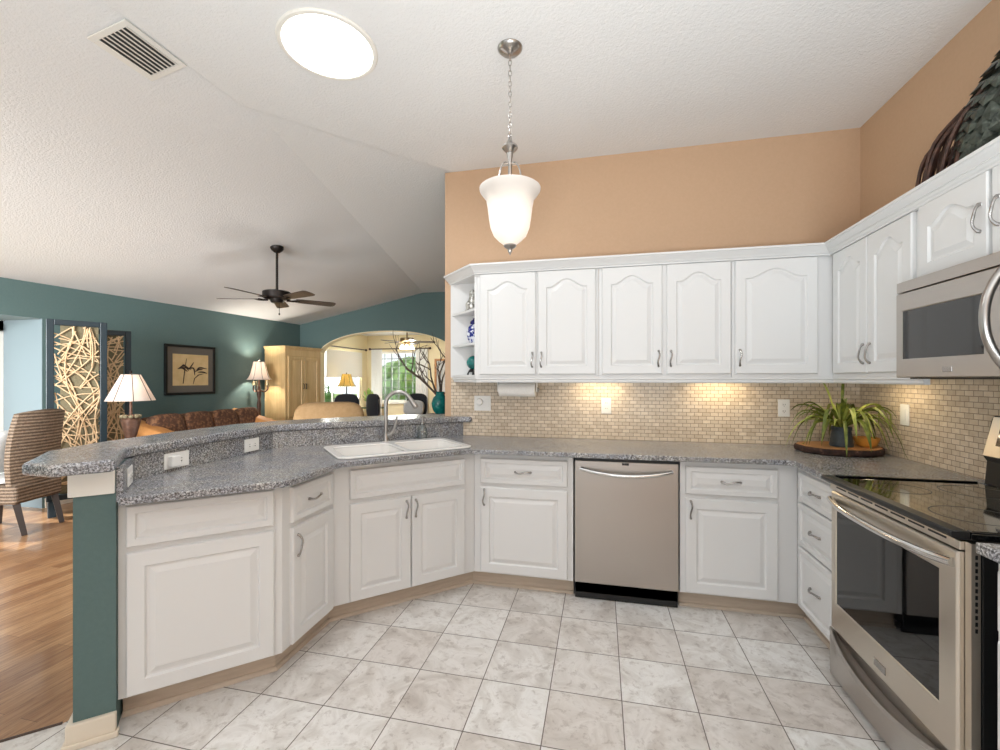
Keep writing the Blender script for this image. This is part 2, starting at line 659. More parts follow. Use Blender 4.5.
# walls
struct('wall_back', box(B_(), -1.218, XR + .12, YB, YB + .12, 0, ZC), M['peach'])
struct('wall_right', box(B_(), XR, XR + .12, -3, YB, 0, ZC), M['peach'])
struct('wall_hall', box(B_(), -1.22, -1.1, YB + .12, YF, 0, 3.03), M['teal'])
def xl(y):
    return XL - (YF - y) * .0391
AY, AZ = 3.457, 1.995
bm = B_()
def lw(y0, y1, z0, z1):
    prism(bm, [(xl(y0), y0), (xl(y1), y1), (xl(y1) - .13, y1), (xl(y0) - .13, y0)], z0, z1)
lw(AY + .004, YF, 0, ZL + .03)
lw(.5, AY + .004, AZ + .004, ZL + .0)
lw(-3, .5, 0, ZL)
struct('wall_left', bm, M['teal'])
bm = B_()  # unseen wall pieces, added to put darker bands in the steel's reflections
box(bm, .5, XR + .12, -3.12, -3.0, 0, ZC)
box(bm, -1.5, -.75, -3.12, -3.0, 0, ZC)
box(bm, -.75, .5, -3.12, -3.0, 2.2, ZC)
struct('rear_reflection_wall', bm, M['peach'])
# alcove with the glass door
M['alcove'] = mat('alcove_teal_daylit', (132, 146, 152), .8)  # teal wall made paler, the daylight on it put into the colour
bm = B_()
prism(bm, [(xl(AY) - .001, AY), (xl(AY) - .001, AY + .0035), (-6.42, AY + .0035), (-6.42, AY)], 0, AZ)
box(bm, -6.42, xl(.5) - .131, .4, .5, 0, AZ)
prism(bm, [(xl(.5) - .001, .5), (xl(AY) - .001, AY), (-6.42, AY), (-6.42, .5)], AZ, AZ + .0035)
box(bm, -6.42, xl(AY) - .14, AY + .004, AY + .1, 0, AZ)
box(bm, -6.42, xl(.5) - .14, .4, AY + .1, AZ + .004, AZ + .1)
struct('wall_alcove', bm, M['alcove'])
# far wall with the segmental arch
bm = B_()
axc, ahw, aspr, arise = -3.84, 1.33, 1.87, .372
N = 32
arc = []
for i in range(N + 1):
    t = -1 + 2 * i / N
    arc.append((axc + ahw * t, aspr + arise * (max(0, 1 - abs(t) ** 2.2)) ** .62))
def vault_z(x):
    return 2.90 if x > -3.1 else 2.90 - (-3.1 - x) * .2
outer = [(XL - .13, 0), (XL - .13, vault_z(XL - .13)), (-3.1, 2.893), (-1.1, 2.893), (-1.1, 0)]
poly = [(XL - .13, 0), (axc - ahw, 0)] + arc + [(axc + ahw, 0), (-1.1, 0), (-1.1, 2.90), (-3.1, 2.90), (XL - .13, vault_z(XL - .13))]
a = [bm.verts.new((x, YF, z)) for x, z in poly]
b = [bm.verts.new((x, YF + .14, z)) for x, z in poly]
bmesh.ops.triangle_fill(bm, edges=[bm.edges.new((a[i], a[(i + 1) % len(a)])) for i in range(len(a))])
bmesh.ops.triangle_fill(bm, edges=[bm.edges.new((b[i], b[(i + 1) % len(b)])) for i in range(len(b))])
for i in range(len(a)):
    bm.faces.new((a[i], a[(i + 1) % len(a)], b[(i + 1) % len(a)], b[i]))
struct('wall_far', bm, M['teal'])
# pale lining of the arch
bm = B_()
ll = [(axc - ahw, 0)] + arc + [(axc + ahw, 0)]
inn = [(axc + (x - axc) * (1 - .012 / ahw), z - (.012 if 0 < i < len(ll) - 1 else 0)) for i, (x, z) in enumerate(ll)]
La = [[bm.verts.new((x, y, z)) for x, z in ll] for y in (YF - .004, YF + .145)]
Lb = [[bm.verts.new((x, y, z)) for x, z in inn] for y in (YF - .004, YF + .145)]
for i in range(len(ll) - 1):
    bm.faces.new((Lb[0][i], Lb[0][i + 1], Lb[1][i + 1], Lb[1][i]))
    bm.faces.new((La[0][i], La[0][i + 1], Lb[0][i + 1], Lb[0][i]))
    bm.faces.new((La[1][i], La[1][i + 1], Lb[1][i + 1], Lb[1][i]))
struct('trim_2', bm, M['cream'])

# sunroom shell
SX, SY, SZ = -5.6, 9.86, 2.42
def wall_hole(bm, axis, pos, th, a0, a1, z1, h0, h1, hz0, hz1):
    def bx(u0, u1, w0, w1):
        if axis == 'x':
            box(bm, u0, u1, pos, pos + th, w0, w1)
        else:
            box(bm, pos, pos + th, u0, u1, w0, w1)
    bx(a0, h0, 0, z1); bx(h1, a1, 0, z1); bx(h0, h1, 0, hz0); bx(h0, h1, hz1, z1)
    return bm


WL = (8.14, 9.60, .62, 1.99)
WB = (-5.33, -4.06, .80, 2.03)
struct('wall_sunroom_left', wall_hole(B_(), 'y', SX - .12, .12, YF + .14, SY, SZ, *WL), M['cream'])
struct('wall_sunroom_back', wall_hole(B_(), 'x', SY, .12, SX - .12, -1.1, SZ, *WB), M['cream'])
struct('wall_sunroom_right', box(B_(), -1.22, -1.1, YF + .14, SY, 0, SZ), M['cream'])
struct('ceiling_sunroom', box(B_(), SX - .12, -1.1, YF + .14, SY + .12, SZ, SZ + .1), M['ceiling'])


def window(name, axis, pos, u0, u1, z0, z1, nx, nz, muntin=.02, gm=None):
    """frame + muntins + one pane; axis says along which axis it runs"""
    def bx(bm, a0, a1, d0, d1, w0, w1):
        if axis == 'x':
            box(bm, a0, a1, pos + d0, pos + d1, w0, w1)
        else:
            box(bm, pos + d0, pos + d1, a0, a1, w0, w1)
    bm = B_()
    f = .05
    bx(bm, u0, u1, -.03, .03, z0, z0 + f); bx(bm, u0, u1, -.03, .03, z1 - f, z1)
    bx(bm, u0, u0 + f, -.03, .03, z0 + f, z1 - f); bx(bm, u1 - f, u1, -.03, .03, z0 + f, z1 - f)
    o = struct(name, bm, M['white_wall'])
    bm = B_()
    for i in range(1, nx):
        x = u0 + (u1 - u0) * i / nx
        bx(bm, x - muntin / 2, x + muntin / 2, -.015, .015, z0 + f, z1 - f)
    for i in range(1, nz):
        z = z0 + (z1 - z0) * i / nz
        bx(bm, u0 + f, u1 - f, -.014, .014, z - muntin / 2, z + muntin / 2)
    struct('muntin_grid', bm, gm or M['white_wall'], o)
    bm = B_()
    bx(bm, u0 + f, u1 - f, -.003, .003, z0 + f, z1 - f)
    struct('pane', bm, M['pane'], o)
    bm = B_()
    s = 1 if axis == 'y' else -1
    bx(bm, u0 - .05, u1 + .05, .0 * s, .12 * s, z0 - .035, z0 - .001)
    struct('window_sill', bm, M['white_wall'], o)
    return o


window('window_1', 'y', SX - .06, *WL, 4, 1)
window('window_2', 'x', SY + .06, *WB, 7, 7, .016, mat('window_grille', (104, 112, 106), .5))
# glass door of the alcove
bm = B_()
for y0, y1 in ((.5, .62), (1.45, 1.57), (2.4, 2.52), (3.35, 3.456)):
    box(bm, -6.37, -6.29, y0, y1, 0, 1.99)
box(bm, -6.37, -6.29, .5, 3.456, 1.88, 1.993)
box(bm, -6.37, -6.29, .5, 3.456, 0, .12)
d1 = struct('door_1', bm, M['white_wall'])
struct('pane', box(B_(), -6.335, -6.325, .56, 3.40, .1, 1.90), M['pane'], d1)

# peninsula pony wall (teal) with capital and baseboard
q0, q1 = (-1.909, 1.244), (-1.82, 1.328)
PW = [q1, (-2.04, 1.55), (-2.085, 2.45), (-1.075, 3.355), (-1.222, 3.355), (-1.222, 3.47), (-2.205, 2.50), (-2.125, 1.467), q0]
struct('wall_peninsula', prism(B_(), PW, 0, 1.02), M['teal'])
d = Vector((.723, .691)); nn = Vector((-.691, .723))
def loc2(p, a, b):
    return (p[0] + d.x * a + nn.x * b, p[1] + d.y * a + nn.y * b)
# white capital block at the end of the pony wall
cp = [loc2(q0, -.012, -.014), loc2(q1, -.001, -.014), loc2(q1, -.001, -.001), loc2(q0, -.001, -.001), loc2(q0, -.001, .30), loc2(q0, -.012, .30)]
struct('trim_3', prism(B_(), cp, .925, 1.018), M['white_wall'], bevel=.003)
bb = [loc2(q1, .004, .0), loc2(q1, .004, -.02), loc2(q0, -.018, -.02), loc2(q0, -.018, .28), loc2(q0, 0, .28), loc2(q0, 0, 0)]
bm = B_()
prism(bm, bb, 0, .088)
bb2 = [loc2(q1, .012, .0), loc2(q1, .012, -.03), loc2(q0, -.028, -.03), loc2(q0, -.028, .28), loc2(q0, -.018, .28), loc2(q0, -.018, -.02), loc2(q1, .004, -.02), loc2(q1, .004, 0)]
prism(bm, bb2, 0, .022)
struct('baseboard_peninsula', bm, M['base_white'], bevel=.004)
# other baseboards
bm = B_()
prism(bm, [(xl(3.48) + .001, 3.48), (xl(YF - .02) + .001, YF - .02), (xl(YF - .02) + .016, YF - .02), (xl(3.48) + .016, 3.48)], 0, .1)
struct('baseboard_left', bm, M['base_white'])
struct('baseboard_far', box(B_(), XL + .02, axc - ahw - .01, YF - .015, YF, 0, .1), M['base_white'])

# mosaic splash
struct('wall_backsplash', box(B_(), -1.165, XR - .008, YB - .008, YB, .9, 1.40), M['mosaic_x'])
struct('wall_backsplash_right', box(B_(), XR - .008, XR, -1.0, YB - .008, .9, 1.40), M['mosaic_y'])

# ground outside
struct('ground', box(B_(), -30, 20, 10.0, 40, -.3, -.15), M['lawn'])
struct('ground_side', box(B_(), -30, -6.76, -6, 10.0, -.3, -.15), M['lawn'])

# ============================================================ CABINETS
def panel_door(bm, x0, x1, z0, z1, rise=0., fw=.055, y=0., T=.02):
    w, h = x1 - x0, z1 - z0
    n = 28 if rise else 1
    def loop(ins, dy, r):
        pts = [(ins, ins), (w - ins, ins)]
        for i in range(n + 1):
            t = 1 - 2 * i / n
            x = w / 2 + t * (w / 2 - ins)
            k = 1.0
            if r:
                k = (.5 + .5 * math.cos(PI * min(1, abs(t) / .86))) ** .85
            pts.append((x, h - ins - (r * (1 - k) if r else 0)))
        return [bm.verts.new((x0 + px, y - dy, z0 + pz)) for px, pz in pts]
    L = [loop(0, 0, 0), loop(0, T - .005, 0), loop(.005, T, 0), loop(fw, T, rise), loop(fw + .006, T - .0095, rise),
         loop(fw + .013, T - .0095, rise), loop(fw + .036, T - .001, rise)]
    bridge(bm, L)
    return bm


def flat_panel(bm, x0, x1, z0, z1, fw=.03, y=0., T=.02):
    return panel_door(bm, x0, x1, z0, z1, 0, fw, y, T)


def pull(bm, x, y, z, vertical=True, L=.1):
    """bow pull with flared ends; stands out towards -y"""
    pts, rad = [], []
    n = 14
    for i in range(n + 1):
        t = -1 + 2 * i / n
        out = .018 * (1 - abs(t) ** 3.0) + .004
        side = .005 * math.sin(t * PI)
        a = t * L / 2
        pts.append((x + side, y - out, z + a) if vertical else (x + a, y - out, z + side))
        rad.append(.0042 + .0032 * abs(t) ** 4 + .0012 * (1 - t * t) ** 6)
    tube(bm, pts, rad, 8)
    for t in (-1, 1):
        c = (x, y, z + t * L / 2) if vertical else (x + t * L / 2, y, z)
        tube(bm, [c, (c[0], c[1] - .007, c[2])], [.0075, .005], 8)
    return bm


def cabinet(name, label, group, loc, rz, body_poly, z0, z1, doors, drawers, extra_front=None, topz=None, frame_top=None):
    """body_poly in world plan coordinates; doors (x0,x1,z0,z1,rise,handle) in the local frame whose origin is on the frame plane"""
    t = thing(name, label, 'cabinet', loc, rz, group)
    bm = B_()
    prism(bm, body_poly, z0, topz or z1)
    if topz:
        # face frame carried up in front of the sink bowls
        p, q = body_poly[0], body_poly[1]
        dv = (Vector(q) - Vector(p)).normalized()
        nv = Vector((-dv.y, dv.x)) * .02
        prism(bm, [p, q, (q[0] + nv.x - dv.x * .02, q[1] + nv.y - dv.y * .02), (p[0] + nv.x + dv.x * .02, p[1] + nv.y + dv.y * .02)], topz - .001, z1)
    mk('carcass', bm, M['white'], t, world=True)
    for (x0, x1, a, b, rise, hnd) in doors:
        dr = mk('door', panel_door(B_(), x0, x1, a, b, rise, .058 if x1 - x0 > .25 else .045), M['white'], t)
        if hnd:
            mk('handle', pull(B_(), hnd[0], -.02, hnd[1], True), M['pewter'], dr, smooth=True)
    for (x0, x1, a, b, hnd) in drawers:
        dr = mk('drawer', flat_panel(B_(), x0, x1, a, b, .028), M['white'], t)
        if hnd:
            mk('handle', pull(B_(), (x0 + x1) / 2, -.02, (a + b) / 2, False), M['pewter'], dr, smooth=True)
    return t


KZ, CZ = .105, .885
TH = math.atan2(.691, .723)
gb = 'white base cabinets'
# A: blank end panels
cabinet('base_cabinet', 'white base cabinet without pulls, beside the teal end of the peninsula', gb, (-1.843, 1.353, 0), TH,
        [(-1.843, 1.353), (-1.425, 1.7525), (-2.02, 1.90), (-2.015, 1.56)], KZ, CZ,
        [(.026, .545, .112, .678, 0, None)], [(.026, .545, .70, .862, None)])
# B
cabinet('base_cabinet', 'narrow white base cabinet between the blank peninsula end and the sink cabinet', gb, (-1.427, 1.7545, 0), R(91.2),
        [(-1.427, 1.7545), (-1.4365, 2.171), (-2.045, 2.42), (-2.02, 1.91)], KZ, CZ,
        [(.052, .385, .112, .66, 0, (.086, .57))], [(.052, .385, .685, .852, 1)])
# C sink base
cabinet('sink_cabinet', 'angled white sink cabinet with two doors under the white sink', gb, (-1.438, 2.173, 0), TH,
        [(-1.438, 2.173), (-.806, 2.776), (-1.115, 3.29), (-2.03, 2.44)], KZ, CZ,
        [(.085, .4375, .112, .66, 0, (.41, .585)), (.4455, .80, .112, .66, 0, (.468, .585))], [(.085, .80, .685, .852, None)], topz=.66)
# D
cabinet('base_cabinet', 'white base cabinet directly left of the stainless dishwasher', gb, (-.804, 2.777, 0), 0,
        [(-.804, 2.777), (-.165, 2.777), (-.165, 3.345), (-1.09, 3.345)], KZ, CZ,
        [(.045, .605, .115, .665, 0, (.072, .60))], [(.045, .605, .69, .852, 1)])
# E
cabinet('base_cabinet', 'white base cabinet directly right of the stainless dishwasher', gb, (.458, 2.777, 0), 0,
        [(.458, 2.777), (1.075, 2.777), (1.075, 3.345), (.458, 3.345)], KZ, CZ,
        [(.03, .515, .115, .665, 0, (.057, .60))], [(.03, .515, .69, .852, 1)])
# F three drawers
cabinet('drawer_cabinet', 'white three-drawer base cabinet between the corner and the range', gb, (1.077, 2.775, 0), R(-90),
        [(1.077, 2.775), (1.077, 2.302), (1.655, 2.302), (1.655, 3.345), (1.077, 3.345)], KZ, CZ,
        [], [(.05, .46, .70, .855, 1), (.05, .46, .46, .688, 1), (.05, .46, .118, .448, 1)])
# G beyond the range
cabinet('base_cabinet', 'white base cabinet at the right picture edge, nearer than the range', gb, (1.05, 1.462, 0), R(-90),
        [(1.05, 1.462), (1.05, .6), (1.655, .6), (1.655, 1.462)], KZ, CZ,
        [(.02, .42, .125, .665, 0, None), (.43, .83, .125, .665, 0, None)], [(.02, .42, .69, .852, 1), (.43, .83, .69, .852, 1)])

# toe kicks with quarter round
bm = B_()
kp = [(-1.885, 1.402), (-1.487, 1.783), (-1.49, 2.205), (-.834, 2.84), (-.166, 2.84)]
prof = [(0, .001), (0, KZ - .003), (-.012, KZ - .003), (-.012, .001)]
qr = [(0, .001), (.016, .001), (.013, .012), (.006, .018), (0, .018)]
sweep(bm, kp, prof); sweep(bm, kp, qr)
struct('trim_4', bm, M['beige_wood'])
bm = B_()
kp = [(.46, 2.84), (1.14, 2.84), (1.14, 2.31)]
sweep(bm, kp, prof); sweep(bm, kp, qr)
struct('trim_5', bm, M['beige_wood'])

# ------------------------------------------------------------ upper cabinets
gu = 'white upper cabinets'
UB, UT = 1.375, 2.13
def upper(label, x0, x1, doors):
    return cabinet('upper_cabinet', label, gu, (x0, 3.07, 0), 0, [(x0, 3.07), (x1, 3.07), (x1, YB - .004), (x0, YB - .004)], UB, UT, doors, [])


upper('white two-door upper cabinet next to the open corner shelves, above the paper towel', -.868, -.012,
      [(.024, .428, 1.395, 2.112, .055, (.404, 1.497)), (.444, .838, 1.395, 2.112, .055, (.468, 1.497))])
upper('middle white two-door upper cabinet above the dishwasher', -.010, .815,
      [(.021, .406, 1.395, 2.112, .055, (.382, 1.497)), (.434, .818, 1.395, 2.112, .055, (.458, 1.497))])
upper('white single-door upper cabinet in the corner above the fern', .817, XR - .012,
      [(.016, .478, 1.395, 2.112, .055, (.042, 1.497))])
cabinet('upper_cabinet', 'white two-door upper cabinet on the right wall beside the microwave', gu, (1.38, 3.067, 0), R(-90),
        [(1.38, 3.067), (1.38, 2.318), (XR - .012, 2.318), (XR - .012, 3.067)], UB, UT,
        [(.04, .385, 1.395, 2.112, .055, (.358, 1.497)), (.392, .728, 1.395, 2.112, .055, (.418, 1.497))], [])
cabinet('upper_cabinet', 'short white two-door upper cabinet above the microwave', gu, (1.38, 2.316, 0), R(-90),
        [(1.38, 2.316), (1.38, 1.53), (XR - .002, 1.53), (XR - .002, 2.316)], 1.785, UT,
        [(.018, .375, 1.80, 2.118, .045, (.345, 1.955)), (.392, .768, 1.80, 2.118, .045, (.422, 1.955))], [])
cabinet('upper_cabinet', 'white upper cabinet on the right wall, nearer than the microwave', gu, (1.38, 1.528, 0), R(-90),
        [(1.38, 1.528), (1.38, .75), (XR - .012, .75), (XR - .012, 1.528)], UB, UT,
        [(.02, .38, 1.395, 2.112, .055, None), (.395, .76, 1.395, 2.112, .055, None)], [])
# open corner shelves at the left end
t = thing('corner_shelf', 'open white corner shelf unit at the left end of the upper cabinets', 'shelf', (-.87, YB - .004, UB))
tri = [(-1.15, YB - .014), (-.888, 3.072), (-.888, YB - .014)]
bm = B_()
box(bm, -.888, -.870, 3.071, YB - .004, UB, UT)
box(bm, -1.165, -.888, YB - .014, YB - .004, UB, UT)
mk('shelf_back', bm, M['white'], t, world=True)
for zz in (UB, 1.612, 1.860, 2.117):
    mk('shelf', prism(B_(), tri, zz, zz + .018), M['white'], t, world=True, bevel=.002)
# crown and light rail
cpath = [(-1.175, YB - .002), (-.878, 3.05), (1.36, 3.05), (1.36, .75)]
cprof = [(-.03, 2.114), (.004, 2.114), (.006, 2.122), (.014, 2.127), (.02, 2.136), (.042, 2.156), (.048, 2.164), (.056, 2.166), (.056, 2.178), (-.03, 2.178)]
struct('trim_6', sweep(B_(), cpath, cprof), M['white'])
rprof = [(-.03, 1.337), (-.012, 1.337), (-.006, 1.345), (-.006, 1.356), (0, 1.362), (0, 1.374), (-.03, 1.374)]
struct('trim_7', sweep(B_(), [(-1.15, YB - .01), (-.878, 3.068), (1.378, 3.068), (1.378, 2.30)], rprof), M['white'])
# plates on top of the uppers so the shelf tops read as closed
# ============================================================ COUNTERS
d = Vector((math.cos(R(44.5)), math.sin(R(44.5)))); n_ = Vector((-d.y, d.x))
SO = Vector((-1.066, 2.42))
def sk(a, b):
    p = SO + d * a + n_ * b
    return (p.x, p.y)


def rrect(x0, x1, y0, y1, r, k=5):
    pts = []
    for cx, cy, a0 in ((x1 - r, y0 + r, -90), (x1 - r, y1 - r, 0), (x0 + r, y1 - r, 90), (x0 + r, y0 + r, 180)):
        for i in range(k + 1):
            a = R(a0 + 90 * i / k)
            pts.append((cx + r * math.cos(a), cy + r * math.sin(a)))
    return pts


P0 = (-1.757, 1.291)
ctop = [P0, (-1.35, 1.672), (-1.338, 1.70), (-1.358, 2.09), (-1.345, 2.125), (-.825, 2.668), (-.78, 2.69), (1.0, 2.712), (1.035, 2.69), (1.02, 2.298), (1.657, 2.298), (1.657, 3.348), (-1.078, 3.348), (-2.062, 2.452), (-2.018, 1.552)]
hole = [sk(*p) for p in rrect(-.40, .40, .065, .54, .05)]
t = thing('countertop', 'long grey speckled granite countertop running from the peninsula round to the range', 'countertop', (0, 2.7, .887))
mk('worktop', prism_hole(B_(), ctop, [hole], .887, .917), M['granite'], t, world=True, bevel=.004)
# upright granite strip between counter and raised bar
sp_in = [(q1[0] + .0165, q1[1] + .014), (-2.02, 1.553), (-2.064, 2.452), (-1.062, 3.351)]
sp_out = [(-1.0735, 3.353), (-2.0835, 2.449), (-2.0385, 1.552), (q1[0] + .0015, q1[1] + .0008)]
mk('upstand', prism(B_(), sp_in + sp_out, .888, 1.02), M['granite'], t, world=True)
bm = B_()
prism(bm, [(1.0, 1.466), (1.0, .58), (1.657, .58), (1.657, 1.466)], .887, .917)
tag(mk('countertop', bm, M['granite'], bevel=.004), 'short grey granite countertop at the right picture edge beside the range', 'countertop')
bar = [(-1.735, 1.262), (-1.975, 1.483), (-2.0, 1.545), (-2.025, 2.0), (-2.043, 2.40), (-2.03, 2.462), (-1.99, 2.499), (-1.5, 2.938), (-1.09, 3.306),
       (-1.0, 3.328), (-.985, 3.352), (-1.225, 3.352), (-1.225, 3.60), (-1.50, 3.46), (-1.90, 3.13), (-2.23, 2.74), (-2.35, 2.45), (-2.345, 2.0), (-2.30, 1.60), (-2.225, 1.36), (-1.985, 1.14), (-1.85, 1.13)]
tag(mk('bar_top', prism(B_(), bar, 1.022, 1.067), M['granite'], bevel=.012, seg=3), 'raised grey granite bar top along the peninsula, above the sink counter', 'bar top')

# ============================================================ SINK, FAUCET, SOAP
t = thing('kitchen_sink', 'white double-bowl drop-in sink in the granite counter', 'sink', (SO.x, SO.y, .917), R(44.5))
bm = B_()
out = rrect(-.42, .42, .04, .555, .06)
h1 = rrect(-.375, -.018, .085, .465, .05)
h2 = rrect(.018, .375, .085, .465, .05)
prism_hole(bm, out, [h1, h2], .001, .013)
for h in (h1, h2):
    cx = sum(p[0] for p in h) / len(h); cy = sum(p[1] for p in h) / len(h)
    loops = []
    for s, z in ((1.0, .002), (.97, -.06), (.93, -.16), (.86, -.178)):
        loops.append([bm.verts.new((cx + (x - cx) * s, cy + (y - cy) * s, z)) for x, y in h])
    bridge(bm, loops, False, True)
    loops = []
    for s, z in ((1.04, .002), (1.02, -.06), (.98, -.165), (.9, -.186)):
        loops.append([bm.verts.new((cx + (x - cx) * s, cy + (y - cy) * s, z)) for x, y in h])
    bridge(bm, loops, False, True)
mk('basin', bm, M['porcelain'], t, smooth=True, bevel=.004)
for cx in (-.196, .196):
    mk('drain', lathe(B_(), [(.001, -.1765), (.03, -.1765), (.042, -.174), (.045, -.177)], 20, (cx, .275, 0)), M['nickel'], t, smooth=True)

fx, fy = sk(.01, .588)
t = thing('faucet', 'brushed nickel gooseneck faucet behind the sink', 'faucet', (fx, fy, .9175), R(18))
mk('base', lathe(B_(), [(.026, 0), (.026, .006), (.02, .012), (.016, .05), (.0145, .06)], 20), M['nickel'], t, smooth=True)
pts = [(0, 0, .05), (0, 0, .16), (0, 0, .268)]
for i in range(1, 13):
    a = PI - i * PI * .84 / 12
    pts.append((.088 + .088 * math.cos(a), 0, .268 + .088 * math.sin(a)))
mk('spout', tube(B_(), pts, .0135, 14), M['nickel'], t, smooth=True)
e = Vector(pts[-1]); dr = (e - Vector(pts[-2])).normalized()
mk('spray_head', tube(B_(), [e - dr * .004, e + dr * .02, e + dr * .05, e + dr * .075, e + dr * .085], [.0145, .016, .019, .02, .015], 14), M['nickel'], t, smooth=True)
bm = B_()
tube(bm, [(.0, 0, .05), (.03, -.004, .052)], .011, 12)
tube(bm, smooth_path([(.028, -.004, .052), (.052, -.006, .08), (.068, -.008, .13), (.078, -.008, .185)], 5), [.011 - .00025 * i for i in range(16)], 10)
mk('lever', bm, M['nickel'], t, smooth=True)

sx, sy = sk(.29, .61)
t = thing('soap_dispenser', 'clear glass soap dispenser with pump behind the sink', 'soap dispenser', (sx, sy, .918))
bm = B_()
lathe(bm, [(.001, 0), (.034, 0), (.038, .006), (.037, .05), (.031, .085), (.016, .105), (.014, .115)], 20)
mk('bottle', bm, M['clear'], t, smooth=True)
bm = B_()
lathe(bm, [(.016, .113), (.016, .127), (.006, .13), (.005, .155), (.012, .157), (.012, .168), (.004, .172)], 14)
tube(bm, [(0, 0, .163), (.03, -.008, .164), (.045, -.012, .156)], [.005, .0045, .004], 8)
mk('pump', bm, M['nickel'], t, smooth=True)

# ============================================================ DISHWASHER
t = thing('dishwasher', 'stainless steel dishwasher under the counter in the back run', 'dishwasher', (-.158, 2.757, 0))
mk('tub', box(B_(), .004, .606, .03, .56, .04, .883), M['black'], t)
bm = B_()
box(bm, .004, .606, 0, .028, .112, .862)
mk('door_panel', bm, M['steel'], t, bevel=.004)
mk('control_strip', box(B_(), .004, .606, .006, .03, .8635, .883), M['black'], t)
mk('display', box(B_(), .285, .325, -.0015, .002, .842, .856), M['black_gloss'], t)
mk('kick_plate', box(B_(), .004, .606, .03, .045, .004, .11), M['black'], t, bevel=.003)
bm = B_()
pts, rad = [], []
for i in range(21):
    u = -1 + 2 * i / 20
    pts.append((.305 + u * .265, -.012 - .038 * (1 - abs(u) ** 2.4), .815 - .028 * (1 - u * u)))
    rad.append(.013)
tube(bm, pts, rad, 12)
for u in (.04, .57):
    box(bm, u - .008, u + .008, -.014, .002, .803, .827)
mk('handle', bm, M['chrome'], t, smooth=True)

# ============================================================ RANGE
# local frame: x runs right along the front, y into the range
t = thing('range', 'stainless steel range with black glass cooktop on the right wall', 'range', (1.03, 2.289, 0), R(-90))
RW = .767
mk('body', box(B_(), .002, RW - .004, .028, .618, .035, .90), M['black'], t, bevel=.003)
mk('side_trim', box(B_(), .0, .02, .0, .028, .26, .893), M['steel_warm'], t)
mk('side_trim', box(B_(), RW - .022, RW, .0, .022, .04, .893), M['steel_warm'], t)
# cooktop glass with fat rolled front lip
bm = B_()
lip = [(.0, .9015), (.0, .926), (.045, .9285), (.0485, .926), (.050, .917), (.046, .908), (.034, .9025)]
loops = []
for x in (0.003, RW - .003):
    loops.append([bm.verts.new((x, -o, z)) for o, z in lip])
bridge(bm, loops)
mk('cooktop_lip', bm, M['black'], t, smooth=True, bevel=.003)
bm = B_()
box(bm, 0, RW, .0005, .53, .9015, .9225)
box(bm, 0, .02, .0005, .53, .9225, .929); box(bm, RW - .02, RW, .0005, .53, .9225, .929)
mk('cooktop', bm, M['black_gloss'], t, bevel=.003)
for cx, cy, rr in ((.2, .15, .09), (.56, .15, .11), (.2, .40, .11), (.56, .40, .075)):
    bm = B_()
    lathe(bm, [(rr, .9226), (rr, .9231), (rr - .003, .9231), (rr - .003, .9226)], 40, (cx, cy, 0), False, False)
    mk('burner_ring', bm, M['grey_slot'], t)
# backguard
bm = B_()
prof = [(.54, .923), (.62, .923), (.62, 1.21), (.575, 1.21), (.565, 1.195), (.535, 1.04), (.548, 1.02)]
loops = [[bm.verts.new((x, y, z)) for y, z in prof] for x in (.034, RW)]
bridge(bm, loops)
mk('backguard', bm, M['black'], t, bevel=.003)
bm = B_()
fp = [(.5295, 1.045), (.5665, 1.205), (.5705, 1.205), (.5335, 1.045)]
loops = [[bm.verts.new((x, y, z)) for y, z in fp] for x in (.042, RW - .012)]
bridge(bm, loops)
cp_ = mk('control_panel', bm, M['steel_warm'], t)
bm = B_()
fp = [(.5383, 1.09), (.555, 1.165), (.5565, 1.165), (.540, 1.09)]
loops = [[bm.verts.new((x, y, z)) for y, z in fp] for x in (.09, .30)]
bridge(bm, loops)
mk('display', bm, M['black_gloss'], cp_)
# oven door
bm = B_()
D0, D1, Z0, Z1 = .022, RW - .024, .25, .862
wx0, wx1, wz0, wz1 = .062, .672, .37, .785
def rect(x0, x1, z0, z1, y):
    return [(x0, y, z0), (x1, y, z0), (x1, y, z1), (x0, y, z1)]
def ring(bm, rects, cap0=False, cap1=False):
    L = [[bm.verts.new(p) for p in r] for r in rects]
    bridge(bm, L, cap0, cap1)
ring(bm, [rect(D0, D1, Z0, Z1, .026), rect(D0, D1, Z0, Z1, -.012), rect(D0 + .006, D1 - .006, Z0 + .006, Z1 - .006, -.018),
          rect(wx0, wx1, wz0, wz1, -.018), rect(wx0 + .004, wx1 - .004, wz0 + .004, wz1 - .004, -.013)], True, False)
od = mk('oven_door', bm, M['steel_warm'], t, bevel=.0015)
M['oven_glass'] = mat('oven_glass', (8, 8, 9), .03, spec=.55)
mk('oven_window', box(B_(), wx0 + .004, wx1 - .004, -.0145, -.008, wz0 + .004, wz1 - .004), M['oven_glass'], od)
bm = B_()
pts = []
for i in range(25):
    u = -1 + 2 * i / 24
    pts.append((.383 + u * .352, -.024 - .034 * (1 - abs(u) ** 3), .826 - .010 * (1 - u * u)))
tube(bm, pts, .0135, 12)
for u in (.045, .721):
    box(bm, u - .012, u + .012, -.03, -.017, .815, .837)
mk('handle', bm, M['chrome'], od, smooth=True)
bd = box(B_(), .345, .415, -.0215, -.0175, .283, .312)
mk('badge', bd, M['pewter'], od, bevel=.002)
# vent gap strip above the door
bm = B_()
box(bm, .002, RW - .024, -.012, .026, .866, .892)
mk('vent_strip', bm, M['steel_warm'], t, bevel=.002)
bm = B_()
for k in range(7):
    x = .06 + k * .093
    box(bm, x, x + .075, -.0135, -.011, .882, .888)
mk('vent_slots', bm, M['black'], t)
bm = B_()
for k in range(12):
    box(bm, RW - .002, RW + .0006, .009, .015, .64 + k * .019, .652 + k * .019)
mk('side_slots', bm, M['black'], t)
